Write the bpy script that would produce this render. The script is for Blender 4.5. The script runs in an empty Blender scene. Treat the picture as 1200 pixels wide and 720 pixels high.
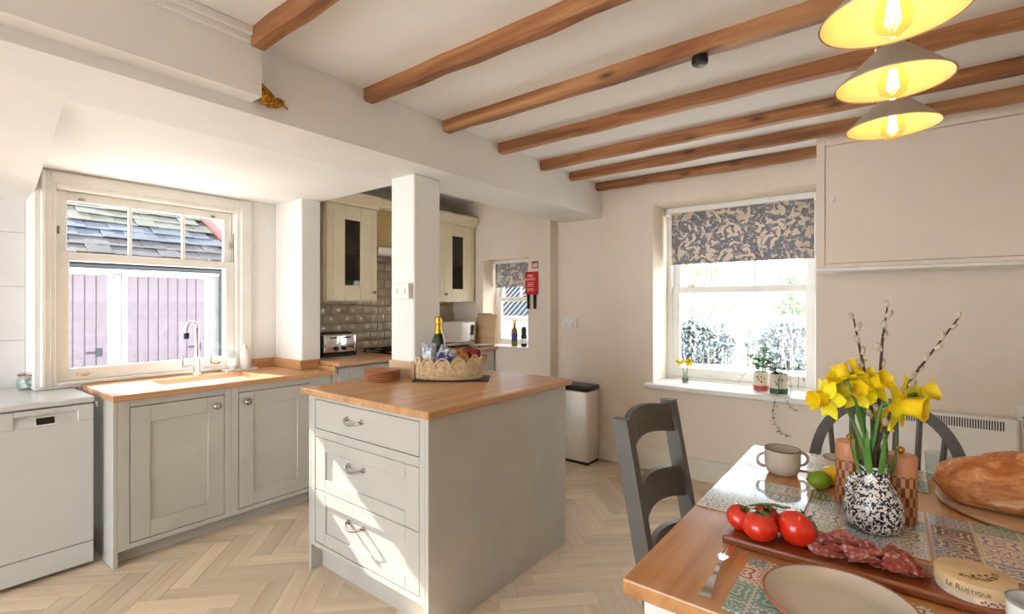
import bpy, bmesh, math, random
from mathutils import Vector, Matrix
random.seed(7)
R = math.radians
PI = math.pi

# ------------------------------------------------------------------ camera, sky, sun, exposure
sc = bpy.context.scene
COL = sc.collection
CAM_H = 1.31
YAW = math.atan2(445, 574)
cam_d = bpy.data.cameras.new('camera'); cam = bpy.data.objects.new('camera', cam_d); COL.objects.link(cam)
cam.location = (0, 0, CAM_H); cam.rotation_euler = (R(90), 0, YAW)
cam_d.sensor_width = 36; cam_d.lens = 36*574/1200; cam_d.shift_y = -3/1200; cam_d.clip_start = .02
sc.camera = cam

world = bpy.data.worlds.new('sky'); sc.world = world; world.use_nodes = True
wb = world.node_tree.nodes['Background']
wb.inputs['Color'].default_value = (.81, .905, 1.0, 1); wb.inputs['Strength'].default_value = 3.9
SUN_DIR = Vector((1, .17, -.61)).normalized()
sun_d = bpy.data.lights.new('sun', 'SUN'); sun = bpy.data.objects.new('sun', sun_d); COL.objects.link(sun)
sun_d.energy = 11; sun_d.angle = R(.6); sun_d.color = (1, .975, .94)
sun.rotation_euler = SUN_DIR.to_track_quat('-Z', 'Y').to_euler(); sun.location = (-12, 0, 8)
sc.view_settings.view_transform = 'Standard'; sc.view_settings.look = 'None'
sc.view_settings.gamma = 1; sc.view_settings.use_curve_mapping = False
sc.view_settings.exposure = .92

# ------------------------------------------------------------------ pixel helper (1200 x 720 frame)
_s, _c = math.sin(YAW), math.cos(YAW)
def ray(u, v): return (-_s*574+_c*(u-600), _c*574+_s*(u-600), 357-v)
def atz(u, v, z):
    x, y, w = ray(u, v); t = (z-CAM_H)/w; return Vector((x*t, y*t, z))
def aty(u, v, Y):
    x, y, w = ray(u, v); t = Y/y; return Vector((x*t, Y, CAM_H+w*t))
def atx(u, v, X):
    x, y, w = ray(u, v); t = X/x; return Vector((X, y*t, CAM_H+w*t))

# ------------------------------------------------------------------ materials
def lin(c):
    return tuple(((x/255)/12.92 if x/255 <= .04045 else ((x/255+.055)/1.055)**2.4) for x in c)
class NT:
    def __init__(s, name):
        s.m = bpy.data.materials.new(name); s.m.use_nodes = True
        s.t = s.m.node_tree; s.n = s.t.nodes; s.b = s.n['Principled BSDF']; s.out = s.n['Material Output']
    def new(s, typ, **kw):
        n = s.n.new(typ)
        for k, v in kw.items():
            if k.startswith('i_'):
                key = k[2:]; key = int(key) if key.isdigit() else key.replace('_', ' ')
                n.inputs[key].default_value = v
            else: setattr(n, k, v)
        return n
    def link(s, a, b): s.t.links.new(a, b)
    def math(s, op, a, b=None, c=None):
        n = s.new('ShaderNodeMath', operation=op)
        for i, v in enumerate((a, b, c)):
            if v is None: continue
            if isinstance(v, (int, float)): n.inputs[i].default_value = v
            else: s.link(v, n.inputs[i])
        return n.outputs[0]
    def ramp(s, fac, stops, interp='LINEAR'):
        n = s.new('ShaderNodeValToRGB'); n.color_ramp.interpolation = interp
        el = n.color_ramp.elements
        while len(el) < len(stops): el.new(.5)
        for e, (p, c) in zip(el, stops): e.position = p; e.color = (*lin(c), 1)
        s.link(fac, n.inputs[0]); return n.outputs[0]
    def coords(s, scale=(1,1,1), rot=(0,0,0), kind='Object', loc=(0,0,0)):
        tc = s.new('ShaderNodeTexCoord'); mp = s.new('ShaderNodeMapping')
        mp.inputs['Scale'].default_value = scale; mp.inputs['Rotation'].default_value = rot; mp.inputs['Location'].default_value = loc
        s.link(tc.outputs[kind], mp.inputs[0]); return mp.outputs[0]
    def bump(s, h, strength=.2, dist=.01):
        n = s.new('ShaderNodeBump'); n.inputs['Strength'].default_value = strength; n.inputs['Distance'].default_value = dist
        s.link(h, n.inputs['Height']); s.link(n.outputs[0], s.b.inputs['Normal'])
    def mix(s, f, a, b, blend='MIX'):
        n = s.new('ShaderNodeMix', data_type='RGBA', blend_type=blend)
        for sock, v in ((n.inputs[0], f), (n.inputs[6], a), (n.inputs[7], b)):
            if isinstance(v, (int, float)): sock.default_value = v
            elif isinstance(v, tuple): sock.default_value = (*lin(v), 1)
            else: s.link(v, sock)
        return n.outputs[2]

def plain(name, c, rough=.5, metal=0, var=.04, vscale=8, bump=0, bscale=60, coat=0, trans=0, ior=1.45, sss=0, spec=.5):
    t = NT(name); b = t.b
    b.inputs['Roughness'].default_value = rough; b.inputs['Metallic'].default_value = metal
    b.inputs['Coat Weight'].default_value = coat; b.inputs['Transmission Weight'].default_value = trans; b.inputs['IOR'].default_value = ior
    b.inputs['Specular IOR Level'].default_value = spec
    if sss: b.inputs['Subsurface Weight'].default_value = sss; b.inputs['Subsurface Radius'].default_value = (.02, .01, .005)
    if var:
        no = t.new('ShaderNodeTexNoise', i_Scale=vscale, i_Detail=3.0); t.link(t.coords(), no.inputs['Vector'])
        lo = tuple(max(0, x*(1-var)) for x in c); hi = tuple(min(255, x*(1+var)) for x in c)
        t.link(t.ramp(no.outputs[0], [(.3, lo), (.7, hi)]), b.inputs['Base Color'])
    else: b.inputs['Base Color'].default_value = (*lin(c), 1)
    if bump:
        n2 = t.new('ShaderNodeTexNoise', i_Scale=bscale, i_Detail=4.0); t.link(t.coords(), n2.inputs['Vector'])
        t.bump(n2.outputs[0], bump)
    return t.m

def wood(name, dark, mid, light, axis=0, rough=.4, scale=1.0, rnd=0, coat=0, knots=False, bump=.08, staves=0):
    """grain runs along axis (0 x, 1 y, 2 z)"""
    t = NT(name); b = t.b
    sv = [22*scale]*3; sv[axis] = 1.6*scale
    co = t.coords(tuple(sv))
    oi = t.new('ShaderNodeObjectInfo')
    if rnd:
        add = t.new('ShaderNodeVectorMath', operation='ADD'); t.link(co, add.inputs[0])
        sc_ = t.new('ShaderNodeVectorMath', operation='SCALE'); sc_.inputs[0].default_value = (37, 53, 71)
        t.link(oi.outputs['Random'], sc_.inputs['Scale']); t.link(sc_.outputs[0], add.inputs[1]); co = add.outputs[0]
    if staves:
        # glued staves across the board: offset by a per-stave random value
        ob = t.coords((1,1,1)); sep = t.new('ShaderNodeSeparateXYZ'); t.link(ob, sep.inputs[0])
        cross = sep.outputs[1 if axis == 0 else 0]; along = sep.outputs[axis]
        i = t.math('FLOOR', t.math('DIVIDE', cross, .043))
        w0 = t.new('ShaderNodeTexWhiteNoise', noise_dimensions='1D'); t.link(i, w0.inputs['W'])
        j = t.math('FLOOR', t.math('ADD', t.math('DIVIDE', along, .42), t.math('MULTIPLY', w0.outputs[0], 5)))
        w1 = t.new('ShaderNodeTexWhiteNoise', noise_dimensions='2D'); cb = t.new('ShaderNodeCombineXYZ')
        t.link(i, cb.inputs[0]); t.link(j, cb.inputs[1]); t.link(cb.outputs[0], w1.inputs['Vector']); stave = w1.outputs[0]
    n1 = t.new('ShaderNodeTexNoise', i_Scale=1.0, i_Detail=6.0, i_Roughness=.6, i_Distortion=.6); t.link(co, n1.inputs['Vector'])
    col = t.ramp(n1.outputs[0], [(.28, dark), (.5, mid), (.72, light)])
    if staves:
        col = t.mix(t.math('MULTIPLY', stave, .55), col, tuple(x*.82 for x in mid), 'MIX')
    if knots:
        kv = t.new('ShaderNodeTexVoronoi', i_Scale=3.2); t.link(t.coords((1, 3, 3)), kv.inputs['Vector'])
        k = t.math('SMOOTH_MIN', t.math('MULTIPLY', kv.outputs['Distance'], 5), 1.0, .2)
        col = t.mix(t.math('SUBTRACT', 1, k), col, tuple(x*.55 for x in dark))
    if rnd:
        hv = t.new('ShaderNodeHueSaturation'); t.link(col, hv.inputs['Color'])
        mr = t.new('ShaderNodeMapRange'); mr.inputs[3].default_value = 1-rnd; mr.inputs[4].default_value = 1+rnd
        t.link(oi.outputs['Random'], mr.inputs[0]); t.link(mr.outputs[0], hv.inputs['Value']); col = hv.outputs[0]
    t.link(col, b.inputs['Base Color']); b.inputs['Roughness'].default_value = rough; b.inputs['Coat Weight'].default_value = coat
    if bump: t.bump(n1.outputs[0], bump, .004)
    return t.m

def glass(name, tint=(255,255,255), gloss=.08, rough=0.0):
    t = NT(name); t.n.remove(t.b)
    tr = t.new('ShaderNodeBsdfTransparent'); tr.inputs[0].default_value = (*lin(tint), 1)
    gl = t.new('ShaderNodeBsdfGlossy'); gl.inputs['Roughness'].default_value = rough
    fr = t.new('ShaderNodeLayerWeight'); fr.inputs[0].default_value = .5
    mx = t.new('ShaderNodeMixShader'); f = t.math('MULTIPLY_ADD', t.math('POWER', fr.outputs['Facing'], 4.0), .7, gloss*.35)
    t.link(f, mx.inputs[0]); t.link(tr.outputs[0], mx.inputs[1]); t.link(gl.outputs[0], mx.inputs[2]); t.link(mx.outputs[0], t.out.inputs[0])
    return t.m

def emit(name, c, st):
    t = NT(name); t.b.inputs['Base Color'].default_value = (*lin(c), 1)
    t.b.inputs['Emission Color'].default_value = (*lin(c), 1); t.b.inputs['Emission Strength'].default_value = st
    return t.m

M = {}
M['wall'] = plain('wall_paint', (238,224,207), .7, var=.012, vscale=3, bump=.06, bscale=25)
M['wallwhite'] = plain('soft_white_paint', (240,237,233), .7, var=.012, vscale=3, bump=.05, bscale=25)
M['ceil'] = plain('ceiling_paint', (245,243,240), .8, var=.015, vscale=2, bump=.12, bscale=6)
M['gloss_white'] = plain('white_gloss_paint', (243,240,234), .3, var=.01)
M['cream_gloss'] = plain('cream_gloss_paint', (233,226,210), .35, var=.01)
M['sash'] = plain('sash_paint', (240,237,229), .35, var=.015)
M['greige'] = plain('greige_cabinet_paint', (191,187,179), .42, var=.02, vscale=5)
M['cabcream'] = plain('cream_cabinet_paint', (236,224,196), .4, var=.02, vscale=5)
M['black'] = plain('black_plastic', (24,24,25), .35, var=0)
M['charcoal'] = plain('charcoal_chair_paint', (92,88,82), .42, var=.06, vscale=10)
M['chrome'] = plain('chrome', (225,226,228), .08, 1, var=0)
M['pewter'] = plain('pewter_handle', (168,160,150), .22, 1, var=.05)
M['steel'] = plain('brushed_steel', (232,228,222), .38, .7, var=.02)
M['brass'] = plain('brass', (200,160,92), .25, 1, var=.05)
M['gold'] = plain('gold_foil', (214,170,70), .28, 1, var=.1, vscale=30, bump=.3, bscale=60)
M['white_enamel'] = plain('white_enamel', (210,211,209), .22, var=.008, coat=.3)
M['ceramic'] = plain('white_ceramic', (240,239,235), .15, var=0, coat=.5)
M['stoneware'] = plain('stoneware_glaze', (206,196,182), .22, var=.02, coat=.4)
M['terracotta'] = plain('terracotta_rim', (176,108,78), .5, var=.05)
M['plasticwhite'] = plain('white_plastic', (240,238,232), .3, var=0)
M['worktop_y'] = wood('oak_worktop_y', (188,128,80), (212,158,108), (226,178,130), 1, .38, .9, staves=1, coat=.15)
M['worktop_x'] = wood('oak_worktop_x', (190,132,84), (214,162,112), (228,182,134), 0, .38, .9, staves=1, coat=.15)
M['tabletop'] = wood('table_oak', (178,116,62), (204,146,88), (218,164,108), 1, .25, .8, staves=0, coat=.6)
M['joist'] = wood('joist_pine', (92,54,30), (160,104,62), (198,148,102), 0, .55, .6, rnd=.08, knots=True, bump=.35)
M['plank'] = wood('floor_oak_plank', (204,180,154), (220,198,172), (231,212,188), 0, .42, .55, rnd=.15, bump=.03)
M['cork'] = wood('round_mat_wood', (150,88,50), (176,110,66), (192,128,82), 0, .5, 1, rnd=.06)
M['acacia'] = wood('acacia_board', (96,44,20), (136,68,32), (164,92,50), 0, .3, .8, coat=.4)
M['beech'] = wood('beech_board', (196,156,116), (212,176,136), (222,190,154), 0, .45, .8)
M['driftwood'] = wood('pale_round_board', (160,122,88), (182,144,108), (198,162,126), 0, .5, .9)
M['wicker'] = plain('wicker', (216,190,150), .65, var=.1, vscale=45, bump=.5, bscale=80)
M['glass'] = glass('window_glass')
M['clear'] = glass('clear_glass', (244,248,246), .12)
M['darkglass'] = glass('cabinet_glass', (205,196,186), .12)
M['slate'] = plain('slate_tray', (48,44,42), .55, var=.1)
M['tomato'] = plain('tomato_skin', (216,44,20), .16, var=.08, vscale=22, coat=.6)
M['stalk'] = plain('green_stalk', (70,96,36), .55, var=.15, vscale=40)
M['leaf'] = plain('leaf_green', (72,122,52), .5, var=.3, vscale=30)
M['leaf2'] = plain('dark_leaf_green', (58,84,52), .5, var=.3, vscale=30)
M['stem'] = plain('daffodil_stem', (92,140,62), .45, var=.12, vscale=25)
M['petal'] = plain('daffodil_petal', (255,230,44), .5, var=.05, vscale=30, sss=.15)
M['trumpet'] = plain('daffodil_trumpet', (254,214,24), .5, var=.06, vscale=30, sss=.15)
M['twig'] = plain('willow_twig', (74,48,36), .6, var=.2, vscale=60)
M['catkin'] = plain('willow_catkin', (206,192,174), .9, var=.12, vscale=120, bump=.6, bscale=250)
M['orange'] = plain('orange_peel', (236,124,22), .4, var=.06, vscale=20, bump=.3, bscale=160)
M['apple'] = plain('apple_skin', (132,24,30), .25, var=.3, vscale=14, coat=.3)
M['lime'] = plain('lime_peel', (120,150,30), .35, var=.15, vscale=14, bump=.2, bscale=160)
M['lemon'] = plain('lemon_peel', (238,200,40), .4, var=.06, vscale=14, bump=.2, bscale=160)
M['red'] = plain('signal_red', (214,36,36), .4, var=0)
M['soil'] = plain('potting_soil', (46,36,30), .9, var=.3, vscale=60, bump=1, bscale=90)
M['olive'] = glass('olive_bottle_glass', (120,120,30), .15)
M['oil'] = plain('olive_oil_bottle', (120,108,24), .12, var=.1, coat=.6)
M['bottlegreen'] = plain('champagne_glass', (26,48,26), .08, var=0, coat=.8)
M['navy'] = plain('navy_label', (36,52,120), .4, var=.04)
M['grout'] = plain('tile_grout', (186,174,156), .8, var=.05, vscale=40)
M['metrotile'] = plain('metro_tile', (186,170,146), .1, var=.06, vscale=5, coat=.6)
M['lilactile'] = plain('white_wall_tile', (232,229,230), .18, var=.01, coat=.4)
M['hobglass'] = plain('hob_glass', (20,20,22), .08, var=0, coat=.5)
M['iron'] = plain('cast_iron', (26,26,27), .6, var=0)
M['birdgold'] = plain('aged_gilding', (150,104,40), .32, .85, var=.5, vscale=90, bump=.5, bscale=120)

def mirror_steel():
    t = NT('polished_steel'); b = t.b; b.inputs['Metallic'].default_value = 1; b.inputs['Roughness'].default_value = .06
    b.inputs['Base Color'].default_value = (.8, .81, .83, 1); return t.m
M['mirror'] = mirror_steel()

def blind_fabric():
    t = NT('floral_blind_fabric'); b = t.b; b.inputs['Roughness'].default_value = .85
    co = t.coords((1, 1, 1))
    no = t.new('ShaderNodeTexNoise', i_Scale=9.0, i_Detail=2.0); t.link(co, no.inputs['Vector'])
    ad = t.new('ShaderNodeVectorMath', operation='MULTIPLY_ADD'); t.link(no.outputs['Color'], ad.inputs[0]); ad.inputs[1].default_value = (.12,)*3; t.link(co, ad.inputs[2])
    col = None
    masks = []
    for sx, sz, rot, th, off in ((30, 13, .6, .42, 0), (13, 30, -.5, .40, 5), (60, 60, .2, .36, 9)):
        mp = t.new('ShaderNodeMapping'); mp.inputs['Rotation'].default_value = (0, rot, 0); mp.inputs['Scale'].default_value = (sx, 0, sz); mp.inputs['Location'].default_value = (off, 0, off)
        t.link(ad.outputs[0], mp.inputs[0])
        vo = t.new('ShaderNodeTexVoronoi', i_Scale=1.0, i_Randomness=.9); t.link(mp.outputs[0], vo.inputs['Vector'])
        e = t.math('SUBTRACT', th, vo.outputs['Distance'])
        masks.append(t.math('MULTIPLY', e, 30)); masks[-1] = t.math('MINIMUM', t.math('MAXIMUM', masks[-1], 0), 1)
    m = t.math('MAXIMUM', masks[0], masks[1])
    vein = t.new('ShaderNodeTexWave', i_Scale=60.0, i_Distortion=6.0); t.link(ad.outputs[0], vein.inputs['Vector'])
    c1 = t.mix(t.math('MULTIPLY', vein.outputs['Fac'], .35), (216,202,188), (178,168,160))
    c0 = t.mix(masks[2], (148,146,150), (196,190,184))
    t.link(t.mix(m, c0, c1), b.inputs['Base Color'])
    b.inputs['Transmission Weight'].default_value = 0
    # woven cloth lets some daylight through
    tl = t.new('ShaderNodeBsdfTranslucent'); t.link(t.mix(m, c0, c1), tl.inputs[0])
    mx = t.new('ShaderNodeMixShader'); mx.inputs[0].default_value = .4
    t.link(b.outputs[0], mx.inputs[1]); t.link(tl.outputs[0], mx.inputs[2]); t.link(mx.outputs[0], t.out.inputs[0])
    return t.m
M['blind'] = blind_fabric()

def tile_print(name, seed, cell=(.0815, .0765)):
    """patchwork of patterned tiles printed on the mats"""
    t = NT(name); b = t.b; b.inputs['Roughness'].default_value = .14; b.inputs['Coat Weight'].default_value = .7; b.inputs['Coat Roughness'].default_value = .08
    sep = t.new('ShaderNodeSeparateXYZ'); t.link(t.coords(), sep.inputs[0])
    px = t.math('DIVIDE', t.math('ADD', sep.outputs[0], 10*cell[0]+cell[0]/2), cell[0])
    py = t.math('DIVIDE', t.math('ADD', sep.outputs[1], 10*cell[1]), cell[1])
    ix, iy = t.math('FLOOR', px), t.math('FLOOR', py)
    fx = t.math('SUBTRACT', t.math('FRACT', px), .5); fy = t.math('SUBTRACT', t.math('FRACT', py), .5)
    cb = t.new('ShaderNodeCombineXYZ'); t.link(ix, cb.inputs[0]); t.link(iy, cb.inputs[1]); cb.inputs[2].default_value = seed
    wn = t.new('ShaderNodeTexWhiteNoise', noise_dimensions='3D'); t.link(cb.outputs[0], wn.inputs['Vector'])
    rnd = wn.outputs['Value']
    w2 = t.new('ShaderNodeSeparateColor'); t.link(wn.outputs['Color'], w2.inputs[0])
    r = t.math('SQRT', t.math('ADD', t.math('MULTIPLY', fx, fx), t.math('MULTIPLY', fy, fy)))
    th = t.math('ARCTAN2', fy, fx)
    k = t.math('ADD', 2.0, t.math('MULTIPLY', t.math('FLOOR', t.math('MULTIPLY', w2.outputs[1], 2.99)), 2.0))
    wv = t.math('SINE', t.math('ADD', t.math('MULTIPLY', r, t.math('ADD', 20.0, t.math('MULTIPLY', w2.outputs[2], 16.0))), t.math('MULTIPLY', 2.0, t.math('COSINE', t.math('MULTIPLY', th, t.math('MULTIPLY', k, 2.0))))))
    motif = t.math('GREATER_THAN', wv, .42)
    q = t.math('MULTIPLY', t.math('SINE', t.math('MULTIPLY', fx, 37.7)), t.math('SINE', t.math('MULTIPLY', fy, 37.7)))
    motif2 = t.math('GREATER_THAN', q, .35)
    motif = t.math('MAXIMUM', t.math('MULTIPLY', motif, t.math('LESS_THAN', r, .43)), t.math('MULTIPLY', motif2, t.math('GREATER_THAN', r, .43)))
    bg = t.ramp(rnd, [(0, (228,222,204)), (.22, (126,164,158)), (.4, (96,96,106)), (.56, (228,226,216)), (.74, (136,156,176)), (.88, (156,184,170))], 'CONSTANT')
    fg = t.ramp(rnd, [(0, (130,124,116)), (.22, (196,212,200)), (.4, (208,204,198)), (.56, (140,136,160)), (.74, (226,228,228)), (.88, (226,226,210))], 'CONSTANT')
    col = t.mix(motif, bg, fg)
    edge = t.math('MAXIMUM', t.math('GREATER_THAN', t.math('ABSOLUTE', fx), .478), t.math('GREATER_THAN', t.math('ABSOLUTE', fy), .478))
    col = t.mix(edge, col, (214,206,190))
    t.link(col, b.inputs['Base Color']); return t.m

def speckle():
    t = NT('speckled_glaze'); b = t.b; b.inputs['Roughness'].default_value = .25; b.inputs['Coat Weight'].default_value = .4
    v = t.new('ShaderNodeTexNoise', i_Scale=150.0, i_Detail=1.5, i_Roughness=.4, i_Distortion=.8); t.link(t.coords(), v.inputs['Vector'])
    t.link(t.ramp(v.outputs[0], [(.0, (236,232,226)), (.515, (30,32,64)), ], 'CONSTANT'), b.inputs['Base Color']); return t.m
M['speckle'] = speckle()

def checker_mill():
    t = NT('checkered_wood'); b = t.b; b.inputs['Roughness'].default_value = .4
    sep = t.new('ShaderNodeSeparateXYZ'); t.link(t.coords(), sep.inputs[0])
    an = t.math('FLOOR', t.math('MULTIPLY', t.math('ARCTAN2', sep.outputs[1], sep.outputs[0]), 24/(2*PI)))
    h = t.math('FLOOR', t.math('DIVIDE', sep.outputs[2], .0235))
    par = t.math('MODULO', t.math('ADD', t.math('ADD', an, h), 100), 2)
    t.link(t.mix(par, (206,144,98), (126,66,34)), b.inputs['Base Color']); return t.m
M['checker'] = checker_mill()

def salami():
    t = NT('salami_slice'); b = t.b; b.inputs['Roughness'].default_value = .35
    v = t.new('ShaderNodeTexVoronoi', i_Scale=95.0); t.link(t.coords(), v.inputs['Vector'])
    n = t.new('ShaderNodeTexNoise', i_Scale=75.0, i_Detail=3.0); t.link(t.coords(), n.inputs['Vector'])
    f = t.math('ADD', t.math('MULTIPLY', v.outputs['Distance'], .55), t.math('MULTIPLY', n.outputs[0], .7))
    t.link(t.ramp(f, [(.44, (248,224,212)), (.58, (226,136,124)), (.9, (204,84,78))]), b.inputs['Base Color']); return t.m
M['salami'] = salami()

def bread():
    t = NT('bread_crust'); b = t.b; b.inputs['Roughness'].default_value = .6
    n = t.new('ShaderNodeTexNoise', i_Scale=14.0, i_Detail=7.0, i_Roughness=.65, i_Distortion=1.2); t.link(t.coords((.7, 1.3, 1.3)), n.inputs['Vector'])
    t.link(t.ramp(n.outputs[0], [(.3, (140,76,36)), (.44, (188,116,62)), (.56, (214,152,98)), (.68, (240,214,182))]), b.inputs['Base Color'])
    t.bump(n.outputs[0], .5, .02); return t.m
M['bread'] = bread()

def garage_slate(name, a, b_, c):
    t = NT(name); b = t.b; b.inputs['Roughness'].default_value = .8
    oi = t.new('ShaderNodeObjectInfo')
    n = t.new('ShaderNodeTexNoise', i_Scale=9.0, i_Detail=5.0)
    ad = t.new('ShaderNodeVectorMath', operation='ADD'); t.link(t.coords(), ad.inputs[0]); t.link(oi.outputs['Location'], ad.inputs[1]); t.link(ad.outputs[0], n.inputs['Vector'])
    f = t.math('ADD', t.math('MULTIPLY', n.outputs[0], .8), t.math('MULTIPLY', oi.outputs['Random'], .35))
    t.link(t.ramp(f, [(.3, a), (.55, b_), (.8, c)]), b.inputs['Base Color']); return t.m
M['slate_low'] = garage_slate('old_red_slate', (24,24,27), (37,32,33), (52,42,39))
M['slate_blue'] = garage_slate('blue_slate', (34,39,47), (43,49,58), (53,60,68))
M['slate_moss'] = garage_slate('mossy_slate', (38,40,34), (56,53,36), (68,66,54))
M['lilac_door'] = plain('faded_door_paint', (112,100,106), .7, var=.06, vscale=6)
M['garage_wall'] = plain('garage_render', (130,130,126), .8, var=.04, vscale=4)
M['gutter'] = plain('black_gutter', (44,48,54), .4, var=0)
M['brickred'] = plain('red_verge', (104,52,46), .8, var=.1)
M['gravel'] = plain('pale_gravel', (226,220,210), .9, var=.08, vscale=20, bump=.4, bscale=50)
M['field'] = plain('field_grass', (120,146,86), .95, var=.2, vscale=.6)
M['hedge'] = plain('hedge_leaf', (122,134,136), .7, var=.45, vscale=1.6)
M['treeleaf'] = plain('tree_leaf', (150,168,124), .8, var=.3, vscale=1.2)
M['bark'] = plain('bark', (146,138,130), .9, var=.2, vscale=10)
M['blossom'] = plain('pale_blossom', (236,236,236), .8, var=.05)

# ------------------------------------------------------------------ mesh helpers
def box(bm, x0, x1, y0, y1, z0, z1, bev=0, seg=1):
    r = bmesh.ops.create_cube(bm, size=1, matrix=Matrix.Translation(((x0+x1)/2, (y0+y1)/2, (z0+z1)/2)) @ Matrix.Diagonal((abs(x1-x0), abs(y1-y0), abs(z1-z0), 1)))
    if bev:
        es = list({e for v in r['verts'] for e in v.link_edges})
        bmesh.ops.bevel(bm, geom=es, offset=min(bev, .45*min(abs(x1-x0), abs(y1-y0), abs(z1-z0))), segments=seg, affect='EDGES', profile=.5)
def B(*a, **k):
    bm = bmesh.new(); box(bm, *a, **k); return bm
def frame_of(d):
    d = Vector(d).normalized(); up = Vector((0, 0, 1)) if abs(d.z) < .95 else Vector((1, 0, 0))
    a = d.cross(up).normalized(); return a, d.cross(a).normalized()
def tube(bm, pts, r, seg=8, cap=True):
    pts = [Vector(p) for p in pts]; rs = r if isinstance(r, (list, tuple)) else [r]*len(pts)
    rings = []
    a = None
    for i, p in enumerate(pts):
        d = (pts[min(i+1, len(pts)-1)]-pts[max(i-1, 0)])
        if a is None: a, b = frame_of(d)
        else:
            dn = d.normalized(); a = (a-dn*a.dot(dn)); a = a.normalized() if a.length > 1e-6 else frame_of(d)[0]; b = dn.cross(a)
        rings.append([bm.verts.new(p+(a*math.cos(2*PI*k/seg)+b*math.sin(2*PI*k/seg))*rs[i]) for k in range(seg)])
    for q0, q1 in zip(rings, rings[1:]):
        for k in range(seg): bm.faces.new((q0[k], q0[(k+1) % seg], q1[(k+1) % seg], q1[k]))
    if cap: bm.faces.new(rings[0][::-1]); bm.faces.new(rings[-1])
def lathe(bm, prof, seg=24, c=(0, 0, 0), cap=True, sx=1, sy=1):
    """prof: (r, z) pairs from bottom up"""
    rings = []
    for r, z in prof:
        rings.append([bm.verts.new((c[0]+sx*r*math.cos(2*PI*k/seg), c[1]+sy*r*math.sin(2*PI*k/seg), c[2]+z)) for k in range(seg)])
    for q0, q1 in zip(rings, rings[1:]):
        for k in range(seg): bm.faces.new((q0[k], q0[(k+1) % seg], q1[(k+1) % seg], q1[k]))
    if cap:
        if prof[0][0] > 1e-5: bm.faces.new(rings[0][::-1])
        if prof[-1][0] > 1e-5: bm.faces.new(rings[-1])
    bmesh.ops.remove_doubles(bm, verts=bm.verts[:], dist=1e-6)
def L(prof, seg=24, **k):
    bm = bmesh.new(); lathe(bm, prof, seg, **k); return bm
def T(pts, r, seg=8):
    bm = bmesh.new(); tube(bm, pts, r, seg); return bm
def prism(bm, poly, d, axis):
    """poly: list of 3d points, extruded by vector d"""
    a = [bm.verts.new(p) for p in poly]; b = [bm.verts.new(Vector(p)+Vector(d)) for p in poly]
    n = len(a); bm.faces.new(a); bm.faces.new(b[::-1])
    for i in range(n): bm.faces.new((a[i], b[i], b[(i+1) % n], a[(i+1) % n]))
    bmesh.ops.recalc_face_normals(bm, faces=bm.faces[:])
def sphere(bm, c, r, u=16, v=10, sx=1, sy=1, sz=1):
    bmesh.ops.create_uvsphere(bm, u_segments=u, v_segments=v, radius=r, matrix=Matrix.Translation(c) @ Matrix.Diagonal((sx, sy, sz, 1)))

ORG = {}
def finish(name, bm, mat, smooth=False):
    bmesh.ops.recalc_face_normals(bm, faces=bm.faces[:])
    me = bpy.data.meshes.new(name); bm.to_mesh(me); bm.free()
    me.materials.append(M[mat] if isinstance(mat, str) else mat)
    if smooth:
        for p in me.polygons: p.use_smooth = True
        try: me.set_sharp_from_angle(angle=R(40))
        except Exception: pass
    return me
def tag(o, label=None, cat=None, group=None, kind=None):
    for k, v in (('label', label), ('category', cat), ('group', group), ('kind', kind)):
        if v: o[k] = v
    return o
def thing(name, label, cat, loc=(0, 0, 0), rz=0, group=None, kind=None):
    o = bpy.data.objects.new(name, None); COL.objects.link(o); o.empty_display_size = .05
    o.location = loc; o.rotation_euler = (0, 0, rz); ORG[o.name] = (Vector(loc), rz)
    return tag(o, label, cat, group, kind)
def part(name, bm, mat, parent, smooth=False, W=True, loc=None, label=None, kind=None):
    """W: the mesh was given in world coordinates; else in the thing's own"""
    org, rz = ORG.get(parent.name, (Vector(), 0))
    if W: bmesh.ops.transform(bm, matrix=(Matrix.Translation(org) @ Matrix.Rotation(rz, 4, 'Z')).inverted(), verts=bm.verts[:])
    o = bpy.data.objects.new(name, finish(name, bm, mat, smooth)); COL.objects.link(o); o.parent = parent
    if loc: o.location = loc
    ORG[o.name] = (org, rz)
    return tag(o, label, None, None, kind)
def single(name, bm, mat, label, cat, loc=None, rz=0, group=None, kind=None, smooth=False, W=True):
    """a thing that is one mesh; W: mesh in world coordinates, moved so that loc is its origin"""
    loc = Vector(loc) if loc is not None else Vector()
    if W: bmesh.ops.transform(bm, matrix=(Matrix.Translation(loc) @ Matrix.Rotation(rz, 4, 'Z')).inverted(), verts=bm.verts[:])
    o = bpy.data.objects.new(name, finish(name, bm, mat, smooth)); COL.objects.link(o); o.location = loc; o.rotation_euler = (0, 0, rz)
    ORG[o.name] = (loc, rz)
    return tag(o, label, cat, group, kind)
def piece(name, me, parent, loc, rot=(0, 0, 0), kind=None):
    """a repeat that shares mesh data, local to its parent"""
    o = bpy.data.objects.new(name, me); COL.objects.link(o); o.parent = parent; o.location = loc; o.rotation_euler = rot
    if kind: o['kind'] = kind
    return o
def copy_tree(root, loc, rz=None, label=None, group=None):
    def cp(o, par):
        c = o.copy(); COL.objects.link(c)
        if par is not None: c.parent = par
        for ch in o.children: cp(ch, c)
        return c
    r = cp(root, None); r.location = loc
    if rz is not None: r.rotation_euler = (0, 0, rz)
    if label: r['label'] = label
    if group: r['group'] = group
    ORG[r.name] = (Vector(loc), rz or 0)
    return r
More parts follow.
